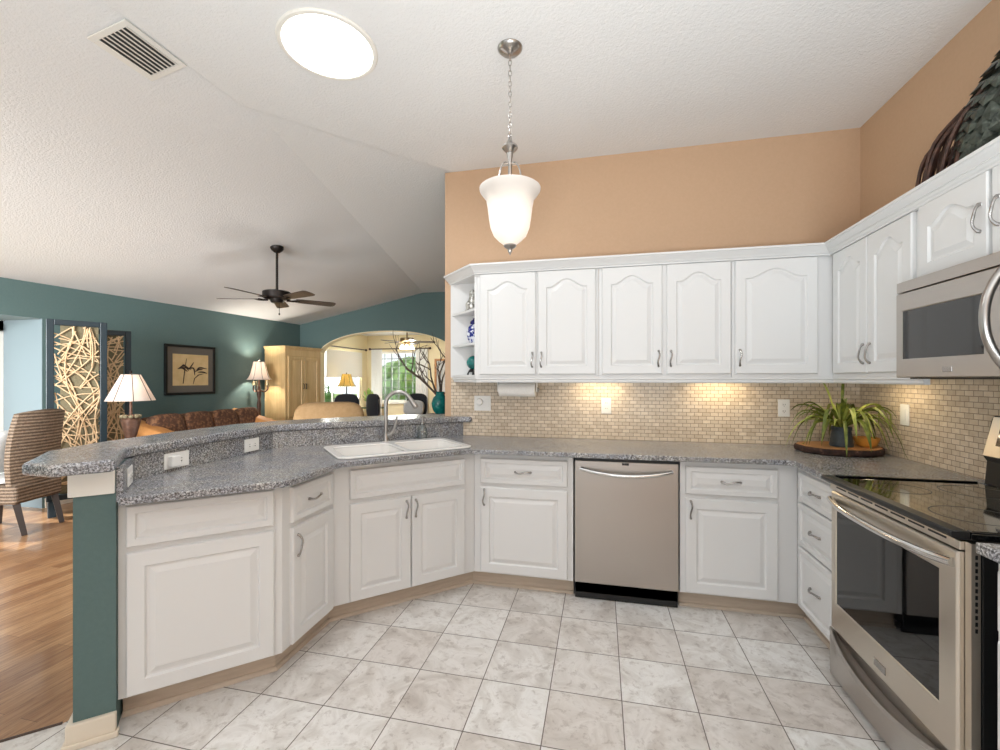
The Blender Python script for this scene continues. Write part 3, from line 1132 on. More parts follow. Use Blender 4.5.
# storage drawer with a bowed top grip
bm = B_()
n = 24
def drow(yf, zf):
    return [bm.verts.new((.004 + (RW - .028) * i / n, yf(i / n), zf(i / n))) for i in range(n + 1)]
bow = lambda u: (1 - abs(2 * u - 1) ** 2.2)
rows = [drow(lambda u: .02, lambda u: .032), drow(lambda u: -.012, lambda u: .032),
        drow(lambda u: -.014 - .004 * bow(u), lambda u: .10), drow(lambda u: -.014 - .026 * bow(u), lambda u: .222 - .052 * bow(u)),
        drow(lambda u: -.018 - .040 * bow(u), lambda u: .232 - .052 * bow(u)), drow(lambda u: -.014 - .036 * bow(u), lambda u: .242 - .050 * bow(u)),
        drow(lambda u: -.006 - .014 * bow(u), lambda u: .242 - .050 * bow(u)), drow(lambda u: .006, lambda u: .226 - .045 * bow(u)), drow(lambda u: .006, lambda u: .243), drow(lambda u: .02, lambda u: .243)]
for A, B2 in zip(rows, rows[1:] + rows[:1]):
    for i in range(n):
        bm.faces.new((A[i], A[i + 1], B2[i + 1], B2[i]))
bm.faces.new([r[0] for r in rows]); bm.faces.new([r[-1] for r in rows][::-1])
mk('storage_drawer', bm, M['steel'], t, smooth=True)
for x in (.05, RW - .05):
    for y in (.06, .56):
        mk('foot', lathe(B_(), [(.016, 0), (.016, .012), (.009, .014), (.009, .036)], 12, (x, y, 0)), M['black'], t)

# ============================================================ MICROWAVE
t = thing('microwave', 'stainless steel microwave hung under the short cabinet above the range', 'microwave', (1.285, 2.298, 1.363), R(-90))
mk('case', box(B_(), 0, .76, .022, .375, .012, .421), M['black'], t, bevel=.002)
mk('vent_grille', box(B_(), 0, .76, -.004, .022, .376, .421), M['steel'], t, bevel=.002)
mk('underside', box(B_(), .03, .73, .03, .36, .0, .0115), M['black'], t)
bm = B_()
a0, a1 = .036, .46
ring(bm, [rect(0, .565, .006, .372, .021), rect(0, .565, .006, .372, -.002), rect(.003, .562, .009, .369, -.006),
          rect(a0, a1, .083, .296, -.006), rect(a0 + .004, a1 - .004, .087, .292, -.002)], True, False)
dd = mk('door', bm, M['steel'], t, bevel=.001)
mk('window', box(B_(), a0 + .003, a1 - .003, -.0028, .002, .086, .293), M['black_gloss'], dd)
pts = []
for i in range(17):
    u = -1 + 2 * i / 16
    pts.append((.548, -.008 - .058 * (1 - abs(u) ** 2.2), .20 + u * .165))
mk('handle', tube(B_(), pts, .0135, 12), M['nickel'], dd, smooth=True)
mk('badge', box(B_(), .275, .322, -.009, -.0055, .027, .047), M['pewter'], dd, bevel=.0015)
kp = mk('control_panel', box(B_(), .567, .76, -.005, .021, .006, .372), M['black_gloss'], t, bevel=.002)

# ============================================================ PLANT, TRAY
tray_c = (1.418, 3.085)
t = thing('wood_slab_tray', 'bark-edged live-edge wood slab under the fern in the counter corner', 'tray', (tray_c[0], tray_c[1], .9175), .2238)
rnd = random.Random(3)
ph = [rnd.uniform(0, 6.28) for _ in range(6)]
def edge(a, s):
    w = 1 + .02 * math.sin(5 * a + ph[0]) + .012 * math.sin(11 * a + ph[1]) + .008 * math.sin(23 * a + ph[2])
    return (.232 * s * w * math.cos(a), .20 * s * w * math.sin(a))
bm = B_()
loops = []
for s, z in ((.93, 0), (.99, .008), (1.0, .022), (.99, .034), (.965, .039)):
    loops.append([bm.verts.new((*edge(2 * PI * i / 60, s), z)) for i in range(60)])
bridge(bm, loops)
mk('bark_edge', bm, M['bark'], t, smooth=True)
bm = B_()
loops = []
for s, z in ((.945, .036), (.945, .0405)):
    loops.append([bm.verts.new((*edge(2 * PI * i / 60, s), z)) for i in range(60)])
bridge(bm, loops)
mk('cut_face', bm, M['slab_wood'], t)
pc = (1.415, 3.045)
t = thing('potted_fern', 'potted spider plant with long arching leaves on the wood slab', 'plant', (pc[0], pc[1], .959))
mk('pot', lathe(B_(), [(.001, 0), (.058, 0), (.06, .008), (.054, .05), (.048, .095), (.052, .098), (.052, .117), (.046, .117), (.043, .105)], 28), M['pot'], t, smooth=True)
mk('soil', lathe(B_(), [(.001, .10), (.0425, .10), (.0435, .107), (.001, .112)], 20), M['soil'], t)
def leaf(bm, az, L, lift, droop, w, z0=.108, lim=None):
    n = 12
    prev = None
    dx, dy = math.cos(az), math.sin(az)
    for i in range(n + 1):
        s = i / n
        rr = .012 + L * (s - .18 * s ** 3)
        z = z0 + lift * math.sin(min(1, s * 1.15) * PI * .55) - droop * s ** 2.6
        px, py = dx * rr, dy * rr
        if lim:
            px = min(px, lim[0]); py = min(py, lim[1])
        z = max(z, -.036 if rr > .26 else .004)
        ww = w * (.35 + .65 * math.sin(min(1, s * 1.6) * PI / 2)) * (1 - s ** 4 * .97)
        a = bm.verts.new((px - dy * ww, py + dx * ww, z + .002))
        m_ = bm.verts.new((px, py, z - ww * .5))
        b = bm.verts.new((px + dy * ww, py - dx * ww, z + .002))
        if prev:
            bm.faces.new((prev[0], a, m_, prev[1])); bm.faces.new((prev[1], m_, b, prev[2]))
        prev = (a, m_, b)
rl = random.Random(11)
lim = (XR - .02 - pc[0], YB - .02 - pc[1])
specs = []
for k in range(46):
    az = R(k * 360 / 46 + rl.uniform(-8, 8))
    specs.append((az, rl.uniform(.2, .36), rl.uniform(.07, .22), rl.uniform(.05, .30), rl.uniform(.010, .017)))
specs += [(R(195), .33, .13, .08, .009), (R(205), .30, .10, .20, .010), (R(-30), .34, .16, .28, .010), (R(-45), .36, .15, .33, .010), (R(-20), .33, .2, .2, .009), (R(120), .16, .28, .0, .010), (R(60), .12, .27, .0, .009)]
for k, s in enumerate(specs):
    bm = B_()
    leaf(bm, *s, lim=lim)
    o = mk('leaf', bm, M['light_leaf'] if k % 3 == 0 else M['dark_leaf'], t, smooth=True)
# amber wooden wedge beside the pot
t = thing('wooden_bowl', 'small amber wooden bowl on the slab right of the pot', 'bowl', (1.55, 3.055, .959))
bm = B_()
lathe(bm, [(.001, 0), (.035, 0), (.05, .01), (.062, .04), (.066, .055), (.061, .055), (.05, .03), (.02, .014), (.001, .013)], 28)
mk('bowl_body', bm, M['amber'], t, smooth=True)

# ============================================================ OUTLETS
def outlet(label, loc, rz, w=.072, h=.118, kind='duplex', cat='outlet', horiz=False):
    """local: plate centred at origin in x/z, front towards -y"""
    t = thing('outlet' if kind != 'switch' else 'light_switch', label, cat, loc, rz)
    mk('cover_plate', box(B_(), -w / 2, w / 2, -.006, 0, -h / 2, h / 2), M['plastic_white'], t, bevel=.003)
    def face(x, z):
        bm = B_()
        lathe(bm, [(.0165, 0), (.0165, .003), (.001, .003)], 18)
        bm.transform(Matrix.Translation((x, -.0055, z)) @ Matrix.Rotation(R(90), 4, 'X'))
        mk('socket', bm, M['plastic_white'], t, smooth=True)
        bm = B_()
        if horiz:
            for dz in (-.006, .006):
                box(bm, x - .005, x + .004, -.0092, -.0082, z + dz - .0012, z + dz + .0012)
        else:
            for dx in (-.006, .006):
                box(bm, x + dx - .0012, x + dx + .0012, -.0092, -.0082, z - .003, z + .006)
        tube(bm, [(x, -.0092, z - .009), (x, -.0082, z - .009)], .0022, 8)
        mk('slots', bm, M['grey_slot'], t)
    if kind == 'duplex':
        if horiz:
            face(-.022, 0); face(.022, 0)
        else:
            face(0, -.022); face(0, .022)
    elif kind == 'gfci':
        mk('socket', box(B_(), -.017, .017, -.009, -.005, -.034, .034), M['plastic_white'], t, bevel=.002)
        bm = B_()
        for z in (-.02, .02):
            for dx in (-.006, .006):
                box(bm, dx - .0012, dx + .0012, -.0096, -.0085, z - .004, z + .005)
        mk('slots', bm, M['grey_slot'], t)
    elif kind == 'switch':
        mk('toggle', box(B_(), -.016, .016, -.011, -.005, -.032, .032), M['plastic_white'], t, bevel=.003)
    elif kind == 'blank':
        pass
    return t


yb = YB - .0082
o = outlet('double-width white outlet with a round plug on the mosaic beside the bar end', (-.903, yb, 1.173), 0, .135, .118, 'blank')
bm = B_()
lathe(bm, [(.028, 0), (.028, .012), (.022, .022), (.001, .023)], 24)
bm.transform(Matrix.Translation((-.022, -.0055, .01)) @ Matrix.Rotation(R(90), 4, 'X'))
mk('plug', bm, M['plastic_white'], o, smooth=True)
mk('toggle', box(B_(), .022, .052, -.010, -.005, -.032, .032), M['plastic_white'], o, bevel=.003)
outlet('white wall outlet on the mosaic above the dishwasher', (.042, yb, 1.166), 0, kind='gfci')
outlet('white wall outlet on the mosaic left of the fern', (1.215, yb, 1.166), 0)
outlet('white rocker switch on the right mosaic wall by the range', (XR - .0082, 2.906, 1.163), R(-90), kind='switch', cat='switch')
ra = math.atan2(2.452 - 1.553, -2.064 + 2.02)
ux = lambda y: -2.02 - (y - 1.553) * .0489 + .0008
o = outlet('white outlet with a plugged-in night light on the granite upstand', (ux(1.757), 1.757, .967), ra, .135, .076, horiz=True)
mk('night_light', box(B_(), -.055, -.006, -.036, -.0095, -.028, .026), M['plastic_white'], o, bevel=.006)
outlet('plain white outlet on the granite upstand near the sink', (ux(2.262), 2.262, .966), ra, .118, .076, horiz=True)
sd = Vector((-2.02 - (q1[0] + .0165), 1.553 - (q1[1] + .014)))
outlet('white outlet on the short granite return beside the teal peninsula end', (q1[0] + .0165 + sd.x * .47, q1[1] + .014 + sd.y * .47, .962), math.atan2(-sd.y, -sd.x) + PI, .11, .076, horiz=True)

# ============================================================ PAPER TOWEL
t = thing('paper_towel_holder', 'white paper towel roll mounted under the upper cabinets', 'paper towel', (-.60, 3.22, 1.285))
bm = B_()
loops = [[bm.verts.new((x, .052 * math.cos(2 * PI * i / 28), .052 * math.sin(2 * PI * i / 28))) for i in range(28)] for x in (-.135, .135)]
bridge(bm, loops)
mk('paper_roll', bm, M['paper'], t, smooth=True)
bm = B_()
for x in (-.15, .142):
    box(bm, x, x + .008, -.018, .018, -.016, .088)
box(bm, -.15, .15, -.02, .02, .08, .0895)
mk('bracket', bm, M['plastic_white'], t, bevel=.003)
bm = B_()
tube(bm, [(.15, 0, 0), (.162, 0, 0)], [.02, .014], 14)
mk('end_knob', bm, M['nickel'], t, smooth=True)

# ============================================================ UNDER CABINET LIGHTS
def ucl(label, x, y, rz, e):
    t = thing('under_cabinet_light', label, 'light', (x, y, UB - .001), rz, 'under-cabinet lights')
    mk('housing', box(B_(), -.16, .16, -.03, .03, -.016, 0), M['plastic_white'], t, bevel=.003)
    mk('diffuser', box(B_(), -.15, .15, -.022, .022, -.019, -.0162), M['led'], t)
    lamp('under_cabinet_glow', 'AREA', (x, y, UB - .024), e, (1, .84, .58), (0, 0, rz), .3, .05)


ucl('slim under-cabinet light above the outlet by the dishwasher', .0, 3.25, 0, .75)
ucl('slim under-cabinet light left of the fern', .80, 3.25, 0, .75)
ucl('slim under-cabinet light on the right wall above the fern', 1.54, 2.84, R(90), .4)

# ============================================================ SHELF ORNAMENTS
t = thing('figurine', 'silver ornament figurine on the top corner shelf', 'figurine', (-.962, 3.27, 1.8785))
bm = B_()
lathe(bm, [(.001, 0), (.055, 0), (.058, .012), (.05, .02), (.046, .045), (.04, .075), (.03, .10), (.026, .115), (.001, .12)], 18)
ell(bm, (-.02, -.02, .05), (.03, .028, .035), 12, 8)
mk('body', bm, M['silver'], t, smooth=True)
bm = B_()
lathe(bm, [(.001, .105), (.018, .108), (.026, .13), (.024, .155), (.014, .17), (.001, .174)], 16)
mk('head', bm, M['silver'], t, smooth=True)
t = thing('china_vase', 'blue and white china ginger jar on the middle corner shelf', 'vase', (-.95, 3.275, 1.6305))
mk('jar', lathe(B_(), [(.001, 0), (.03, 0), (.032, .008), (.05, .04), (.06, .08), (.056, .115), (.036, .145), (.027, .152)], 28), M['blue_white'], t, smooth=True)
mk('lid', lathe(B_(), [(.027, .153), (.032, .158), (.03, .175), (.018, .186), (.008, .19), (.009, .2), (.001, .203)], 20), M['cobalt'], t, smooth=True)
t = thing('glass_orb', 'teal glass orb on a dark stand on the lowest corner shelf', 'ornament', (-.955, 3.275, 1.3935))
bm = B_()
lathe(bm, [(.028, .022), (.034, .04), (.028, .046), (.022, .04)], 20)
for k in range(4):
    a = k * PI / 2 + .4
    tube(bm, [(.03 * math.cos(a), .03 * math.sin(a), .034), (.042 * math.cos(a), .042 * math.sin(a), .012), (.046 * math.cos(a), .046 * math.sin(a), .001)], [.007, .006, .009], 8)
mk('stand', bm, M['black'], t, smooth=True)
bm = B_()
ell(bm, (0, 0, .095), (.054, .054, .054), 24, 16)
mk('orb', bm, M['teal_glaze'], t, smooth=True)

# ============================================================ SCULPTURE ABOVE CABINETS
t = thing('sculpture', 'dark sculpture of overlapping scales and twig strands on top of the right cabinets', 'sculpture', (1.50, 2.035, 2.1785))
rs = random.Random(5)
# cabinet tops: a board to stand on is the crown top; build legs down to cabinet top
bm = B_()
body = smooth_path([(0, .11, .10), (0, .02, .16), (0, -.10, .25), (0, -.28, .37), (0, -.44, .48)], 6)
tube(bm, body, [.06 + .10 * math.sin(PI * min(1, (i + 3) / 28)) for i in range(len(body))], 18, .62)
mk('body', bm, M['scale_leaf'], t, smooth=True)
bm = B_()
bodyn = len(body)
for i in range(0, bodyn, 1):
    r_ = .06 + .10 * math.sin(PI * min(1, (i + 3) / 28))
    c = body[i]
    tg = (body[min(i + 1, bodyn - 1)] - body[max(i - 1, 0)]).normalized()
    up = Vector((1, 0, 0))
    sv = tg.cross(up).normalized()
    for k in range(11):
        a = 2 * PI * (k + (i % 2) * .5) / 11
        nrm = up * math.cos(a) * .62 + sv * math.sin(a)
        p = c + nrm * (r_ + .004)
        nd = nrm.normalized()
        side = tg.cross(nd).normalized()
        s = .032
        tip = p - tg * s * 1.4 + nd * .020
        q = [p + tg * s * .5 - nd * .004, p + side * s * .9 + nd * .002, tip + side * s * .5, tip - side * s * .5, p - side * s * .9 + nd * .002]
        vs = [bm.verts.new(v) for v in q]
        bm.faces.new(vs)
        cv = bm.verts.new(p + nd * .020 - tg * s * .5)
        for j in range(5):
            bm.faces.new((vs[j], vs[(j + 1) % 5], cv))
mk('scales', bm, M['scale_leaf'], t)
bm = B_()
for k in range(64):
    f = k / 63
    x0 = rs.uniform(-.09, .07)
    s_ = (x0 * .8, .17 - .18 * f + rs.uniform(-.02, .02), .22 + .10 * f + rs.uniform(-.03, .03))
    e = (x0 * 1.3, .37 - .30 * f + rs.uniform(-.02, .02), .004)
    mid = (x0 * 1.2, s_[1] * .45 + e[1] * .55 + .06 * (1 - f), s_[2] * .66 + rs.uniform(-.01, .02))
    tube(bm, smooth_path([s_, mid, (e[0], e[1] + .015, .06), e], 4), [.008] * 13, 6)
mk('tail_twigs', bm, M['sculpt_twig'], t, smooth=True)
bm = B_()
for yy in (-.1, -.2):
    tube(bm, [(0, yy, .24), (.02, yy + .01, .1), (0, yy, .003)], [.012, .009, .014], 8)
mk('leg', bm, M['sculpt_twig'], t, smooth=True)
bm = B_()
ell(bm, (0, -.47, .545), (.04, .06, .045), 14, 10)
tube(bm, [(0, -.51, .545), (0, -.58, .53)], [.016, .002], 8)
mk('head', bm, M['scale_leaf'], t, smooth=True)
# board closing the tops of the wall cabinets
struct('trim_8', box(B_(), 1.335, XR - .001, .75, 3.0, 2.136, 2.1775), M['white'])

# ============================================================ PENDANT
pd = (-.441, 2.163)
t = thing('pendant_lamp', 'frosted glass bell pendant lamp hanging from the kitchen ceiling', 'lamp', (pd[0], pd[1], ZC))
mk('canopy', lathe(B_(), [(.001, -.034), (.012, -.034), (.02, -.028), (.05, -.018), (.062, -.006), (.063, -.001)], 28), M['nickel'], t, smooth=True)
bm = B_()
z = -.036
k = 0
while z > -.435:
    pts = []
    for i in range(11):
        a = 2 * PI * i / 10
        u, v = .0075 * math.cos(a), .0165 * math.sin(a)
        pts.append((u, 0, z - .014 + v) if k % 2 else (0, u, z - .014 + v))
    tube(bm, pts, .002, 6)
    z -= .026
    k += 1
mk('chain', bm, M['nickel'], t, smooth=True)
mk('stem_fitting', lathe(B_(), [(.004, -.44), (.008, -.448), (.010, -.462), (.016, -.476), (.038, -.492), (.04, -.502), (.03, -.514), (.016, -.528), (.014, -.545), (.011, -.56), (.010, -.575), (.014, -.58), (.010, -.59), (.0095, -.69), (.001, -.691)], 24), M['nickel'], t, smooth=True)
bm = B_()
for k in range(3):
    a = k * 2 * PI / 3 - .30
    ca, sa = math.cos(a), math.sin(a)
    tube(bm, smooth_path([(.008 * ca, .008 * sa, -.582), (.034 * ca, .034 * sa, -.583), (.054 * ca, .054 * sa, -.62), (.066 * ca, .066 * sa, -.68), (.088 * ca, .088 * sa, -.725), (.118 * ca, .118 * sa, -.745)], 5), .0042, 8)
mk('arms', bm, M['nickel'], t, smooth=True)
shp = [(.153, -.705), (.151, -.718), (.138, -.736), (.120, -.758), (.112, -.80), (.106, -.85), (.098, -.90), (.082, -.94), (.058, -.965), (.026, -.99)]
bm = B_()
lathe(bm, shp + [(r - .004, z + .003) for r, z in shp[::-1]], 36, cap0=False, cap1=False)
mk('shade', bm, M['frosted'], t, smooth=True)
mk('finial', lathe(B_(), [(.001, -.984), (.03, -.986), (.032, -.994), (.022, -1.002), (.011, -1.008), (.012, -1.016), (.006, -1.026), (.001, -1.038)], 20), M['nickel'], t, smooth=True)
bm = B_()
ell(bm, (0, 0, -.80), (.03, .03, .05), 14, 10)
M['dim_bulb'] = mat('dim_bulb', (255, 250, 240), .5, emit=(255, 240, 220), estr=.7)
mk('bulb', bm, M['dim_bulb'], t, smooth=True)
lamp('pendant_glow', 'POINT', (pd[0], pd[1], ZC - .86), 1.0, (1, .92, .84), size=.05)

# ============================================================ TUBULAR SKYLIGHT
lc = (-1.322, 1.955)
t = thing('ceiling_light', 'round glowing tubular skylight in the kitchen ceiling', 'light', (lc[0], lc[1], ZC))
mk('trim_ring', lathe(B_(), [(.212, -.001), (.236, -.001), (.238, -.006), (.232, -.013), (.220, -.015), (.212, -.012)], 56, cap0=False, cap1=False), M['white_wall'], t, smooth=True)
mk('diffuser', lathe(B_(), [(.001, -.034), (.08, -.033), (.14, -.027), (.19, -.019), (.2115, -.011), (.2115, -.004), (.001, -.004)], 56), M['skylight'], t, smooth=True)
lamp('skylight_glow', 'AREA', (lc[0], lc[1], ZC - .045), 10, (.88, .95, 1), (0, 0, 0), .40).data.shape = 'DISK'

# ============================================================ CEILING VENT on the vault
vx, vy = -2.312, 1.80
slope = math.atan(.2)
t = thing('ceiling_vent', 'slatted air vent in the sloped ceiling next to the kitchen edge', 'vent', (vx, vy, 2.393 + .2 * (vx + 5.58)))
t.rotation_euler = (0, -slope, 0)
bm = B_()
w, l = .122, .16
for x0, x1, y0, y1 in ((-w, w, -l, -l + .03), (-w, w, l - .03, l), (-w, -w + .03, -l + .03, l - .03), (w - .03, w, -l + .03, l - .03)):
    box(bm, x0, x1, y0, y1, -.008, -.0005)
mk('vent_frame', bm, M['white_wall'], t, bevel=.002)
mk('duct', box(B_(), -.10, .10, -.135, .135, -.0015, -.0006), M['grey_slot'], t)
for k in range(8):
    bm = B_()
    box(bm, -.0095, .0095, -.134, .134, -.0009, .0009)
    bm.transform(Matrix.Translation((-.088 + k * .025, 0, -.0075)) @ Matrix.Rotation(R(30), 4, 'Y'))
    mk('slat', bm, M['white_wall'], t)

# ============================================================ CEILING FANS
def fan(label, loc, drop, ang0, blade_l, m_body, m_blade, n=5, lights=False, scale=1., tilt=0.):
    t = thing('ceiling_fan', label, 'ceiling fan', loc)
    mk('canopy', lathe(B_(), [(.068 * scale, .012), (.068 * scale, -.012), (.055 * scale, -.035), (.03 * scale, -.055), (.016, -.06), (.001, -.061)], 24), m_body, t, smooth=True)
    mk('downrod', lathe(B_(), [(.013, -.055), (.013, -drop + .04)], 14), m_body, t, smooth=True)
    z = -drop
    mk('motor', lathe(B_(), [(.001, z + .05), (.03, z + .05), (.05, z + .042), (.13, z + .04), (.145, z + .03), (.145, z - .028), (.13, z - .04), (.07, z - .045), (.065, z - .07), (.055, z - .085), (.001, z - .088)], 32), m_body, t, smooth=True)
    for k in range(n):
        a = ang0 + k * 2 * PI / n
        rot = Matrix.Rotation(a, 4, 'Z')
        bm = B_()
        tube(bm, [(.10, 0, z - .05), (.15, 0, z - .052), (.20, 0, z - .046)], [.012, .011, .014], 8)
        box(bm, .17, .23, -.035, .035, z - .052, z - .046)
        bm.transform(rot)
        ar = mk('blade_arm', bm, m_body, t, smooth=True)
        bm = B_()
        pl = [(.19, -.045), (.24, -.058), (blade_l - .04, -.07), (blade_l - .01, -.055), (blade_l, -.02), (blade_l, .02), (blade_l - .01, .055), (blade_l - .04, .07), (.24, .058), (.19, .045)]
        prism(bm, pl, -.0035, .0035)
        bm.transform(rot @ Matrix.Translation((0, 0, z - .042)) @ Matrix.Rotation(R(-11), 4, 'X'))
        mk('blade', bm, m_blade, t, bevel=.002)
    if lights:
        mk('light_kit', lathe(B_(), [(.05, z - .085), (.05, z - .11), (.02, z - .12), (.001, z - .121)], 18), m_body, t, smooth=True)
        for k in range(4):
            a = k * PI / 2 + .4
            c = (.10 * math.cos(a), .10 * math.sin(a), z - .15)
            bm = B_()
            lathe(bm, [(.02, .04), (.03, .025), (.05, -.02), (.056, -.045), (.052, -.045), (.046, -.02), (.018, .036)], 18, c, False, False)
            mk('glass_shade', bm, M['bulb'], t, smooth=True)
    else:
        bm = B_()
        tube(bm, [(.03, 0, z - .085), (.03, 0, z - .20)], .0022, 6)
        ell(bm, (.03, 0, z - .21), (.008, .008, .013), 8, 6)
        mk('pull_chain', bm, M['dark_metal'], t, smooth=True)
    return t


M['fan_blade'] = noisy('fan_blade', [(.3, (58, 48, 42)), (.7, (84, 72, 62))], 5, .35, 0, 0, 0, (1, 8, 1))
fan('dark bronze five-blade ceiling fan hanging from the vaulted living room ceiling', (-3.476, 4.194, 2.812), .525, R(195), .63, M['dark_metal'], M['fan_blade'])
M['brass'] = mat('antique_brass', (150, 128, 96), .3, 1)
fan('small brass ceiling fan with lit glass shades in the room beyond the arch', (-4.03, 8.75, SZ), .22, R(20), .60, M['brass'], M['fan_blade'], lights=True)
lamp('sunroom_fan_glow', 'POINT', (-4.03, 8.75, 1.95), 12, (1, .9, .72), size=.1)

# ============================================================ LIVING ROOM
# --- stick screens
def screen(label, cx, cy, rz, w, h, seed, leg=.07):
    t = thing('stick_screen', label, 'screen', (cx, cy, 0), rz, 'woven stick screens')
    bm = B_()
    f = .055
    box(bm, -w / 2, -w / 2 + f, -.025, .025, leg, h); box(bm, w / 2 - f, w / 2, -.025, .025, leg, h)
    box(bm, -w / 2 + f, w / 2 - f, -.025, .025, leg, leg + f); box(bm, -w / 2 + f, w / 2 - f, -.025, .025, h - f, h)
    mk('frame', bm, M['screen_frame'], t, bevel=.004)
    for s in (-1, 1):
        mk('foot', box(B_(), s * (w / 2 - .04) - .03, s * (w / 2 - .04) + .03, -.05, .05, 0, leg - .001), M['screen_frame'], t, bevel=.004)
    mk('cloth_backing', box(B_(), -w / 2 + f + .045, w / 2 - f - .01, .012, .016, leg + f, h - f), M['linen'], t)
    r_ = random.Random(seed)
    x0, x1, z0, z1 = -w / 2 + f, w / 2 - f, leg + f, h - f
    bm = B_()
    for k in range(84):
        if k % 3 == 2:
            s = Vector((x0, 0, r_.uniform(z0, z1)))
            ang = r_.uniform(-1.0, 1.0)
        else:
            s = Vector((r_.uniform(x0, x1), 0, z0 + (z1 - z0) * r_.random()))
            ang = r_.uniform(PI * .22, PI * .78)
        curv = r_.uniform(-3.4, 3.4)
        p = s.copy(); pts = []
        yy = r_.uniform(-.02, .006)
        for i in range(26):
            if not (x0 - .001 <= p.x <= x1 + .001 and z0 - .001 <= p.z <= z1 + .001): break
            pts.append((p.x, yy, p.z))
            p = p + Vector((math.cos(ang), 0, math.sin(ang))) * .035
            ang += curv * .035
        if len(pts) > 4:
            tube(bm, pts, .0062, 6)
    mk('sticks', bm, M['twig'], t, smooth=True)
    return t


screen('nearer tall dark-framed stick screen beside the wicker chair', -5.20, 3.43, math.atan2(3.43, -5.20) - R(90) + R(4), .45, 1.955, 21, .155)
screen('farther dark-framed stick screen half hidden behind the nearer one', -5.33, 3.83, math.atan2(3.83, -5.33) - R(90) + R(8), .36, 1.907, 33, .155)

# --- table lamps
def lamp_shade_obj(t, z0, z1, r0, r1, m, ribs=8, bell=0.):
    bm = B_()
    prof = []
    for i in range(9):
        s = i / 8
        r = r0 + (r1 - r0) * (s ** (1 - bell * .5) if bell else s)
        prof.append((r, z0 + (z1 - z0) * s))
    lathe(bm, prof + [(r - .003, z) for r, z in prof[::-1]], 32, cap0=False, cap1=False)
    sh = mk('lamp_shade', bm, m, t, smooth=True)
    bm = B_()
    for k in range(ribs):
        a = 2 * PI * (k + .3) / ribs
        tube(bm, [((r + .002) * math.cos(a), (r + .002) * math.sin(a), z) for r, z in prof], .003, 6)
    mk('shade_rib', bm, M['dark_metal'], sh, smooth=True)
    return sh


et = thing('end_table', 'dark wood end table under the urn lamp by the sofa', 'table', (-4.67, 3.55, 0))
mk('tabletop', lathe(B_(), [(.001, .60), (.27, .60), (.28, .61), (.28, .625), (.27, .632), (.001, .632)], 36), M['dark_wood'], et, smooth=True)
for k in range(4):
    a = k * PI / 2 + .5
    mk('leg', tube(B_(), [(.2 * math.cos(a), .2 * math.sin(a), .6), (.19 * math.cos(a), .19 * math.sin(a), .3), (.23 * math.cos(a), .23 * math.sin(a), .0)], [.02, .016, .018], 10), M['dark_wood'], et, smooth=True)
t = thing('table_lamp', 'urn table lamp with pale ribbed shade in front of the stick screens', 'lamp', (-4.67, 3.55, .633))
mk('urn_base', lathe(B_(), [(.001, 0), (.07, 0), (.074, .012), (.062, .03), (.034, .045), (.026, .075), (.03, .095), (.045, .14), (.066, .22), (.08, .29), (.082, .315), (.072, .33), (.066, .345), (.03, .36), (.014, .37), (.012, .50)], 32), M['lamp_body'], t, smooth=True)
bm = B_()
for k in range(10):
    a = 2 * PI * k / 10
    ell(bm, (.072 * math.cos(a), .072 * math.sin(a), .35), (.021, .021, .018), 8, 6)
mk('petal_collar', bm, M['linen'], t, smooth=True)
lamp_shade_obj(t, .51, .775, .205, .08, M['lamp_shade'])
bm = B_()
tube(bm, [(0, 0, .50), (0, 0, .79)], .005, 8)
ell(bm, (0, 0, .80), (.014, .014, .018), 10, 8)
mk('finial', bm, M['dark_metal'], t, smooth=True)
lamp('urn_lamp_glow', 'POINT', (-4.67, 3.55, 1.27), 2.0, (1, .93, .86), size=.05)

et = thing('end_table', 'wood end table in the corner between the sofa and the armoire', 'table', (-5.385, 6.09, 0))
mk('tabletop', box(B_(), -.2, .2, -.19, .19, .6, .635), M['dark_wood'], et, bevel=.006)
for sx_ in (-1, 1):
    for sy_ in (-1, 1):
        mk('leg', box(B_(), sx_ * .17 - .02, sx_ * .17 + .02, sy_ * .16 - .02, sy_ * .16 + .02, 0, .6), M['dark_wood'], et, bevel=.004)
LX, LY = -5.40, 6.11
t = thing('candelabra_lamp', 'bell-shaded candelabra table lamp glowing beside the pine armoire', 'lamp', (LX, LY, .636))
mk('pole', lathe(B_(), [(.001, 0), (.10, 0), (.10, .015), (.05, .03), (.03, .06), (.036, .12), (.024, .2), (.034, .3), (.022, .4), (.036, .48), (.026, .56), (.012, .62), (.012, .82)], 20), M['lamp_body'], t, smooth=True)
for k in range(3):
    a = k * 2 * PI / 3 + .9
    bm = B_()
    ca, sa = math.cos(a), math.sin(a)
    tube(bm, smooth_path([(.02 * ca, .02 * sa, .54), (.08 * ca, .08 * sa, .52), (.125 * ca, .125 * sa, .56), (.12 * ca, .12 * sa, .62)], 5), .011, 8)
    ar = mk('arm', bm, M['lamp_body'], t, smooth=True)
    bm = B_()
    lathe(bm, [(.001, .62), (.024, .625), (.02, .64), (.014, .66), (.014, .69), (.001, .70)], 12, (.12 * ca, .12 * sa, 0))
    mk('candle_cup', bm, M['linen'], ar, smooth=True)
lamp_shade_obj(t, .715, 1.005, .19, .085, M['lamp_shade'], 8, .9)
mk('finial', lathe(B_(), [(.004, .8), (.004, 1.02), (.014, 1.03), (.012, 1.045), (.001, 1.055)], 12), M['dark_metal'], t, smooth=True)
lamp('candelabra_glow', 'POINT', (LX, LY, 1.56), 26, (1, .92, .80), size=.04)

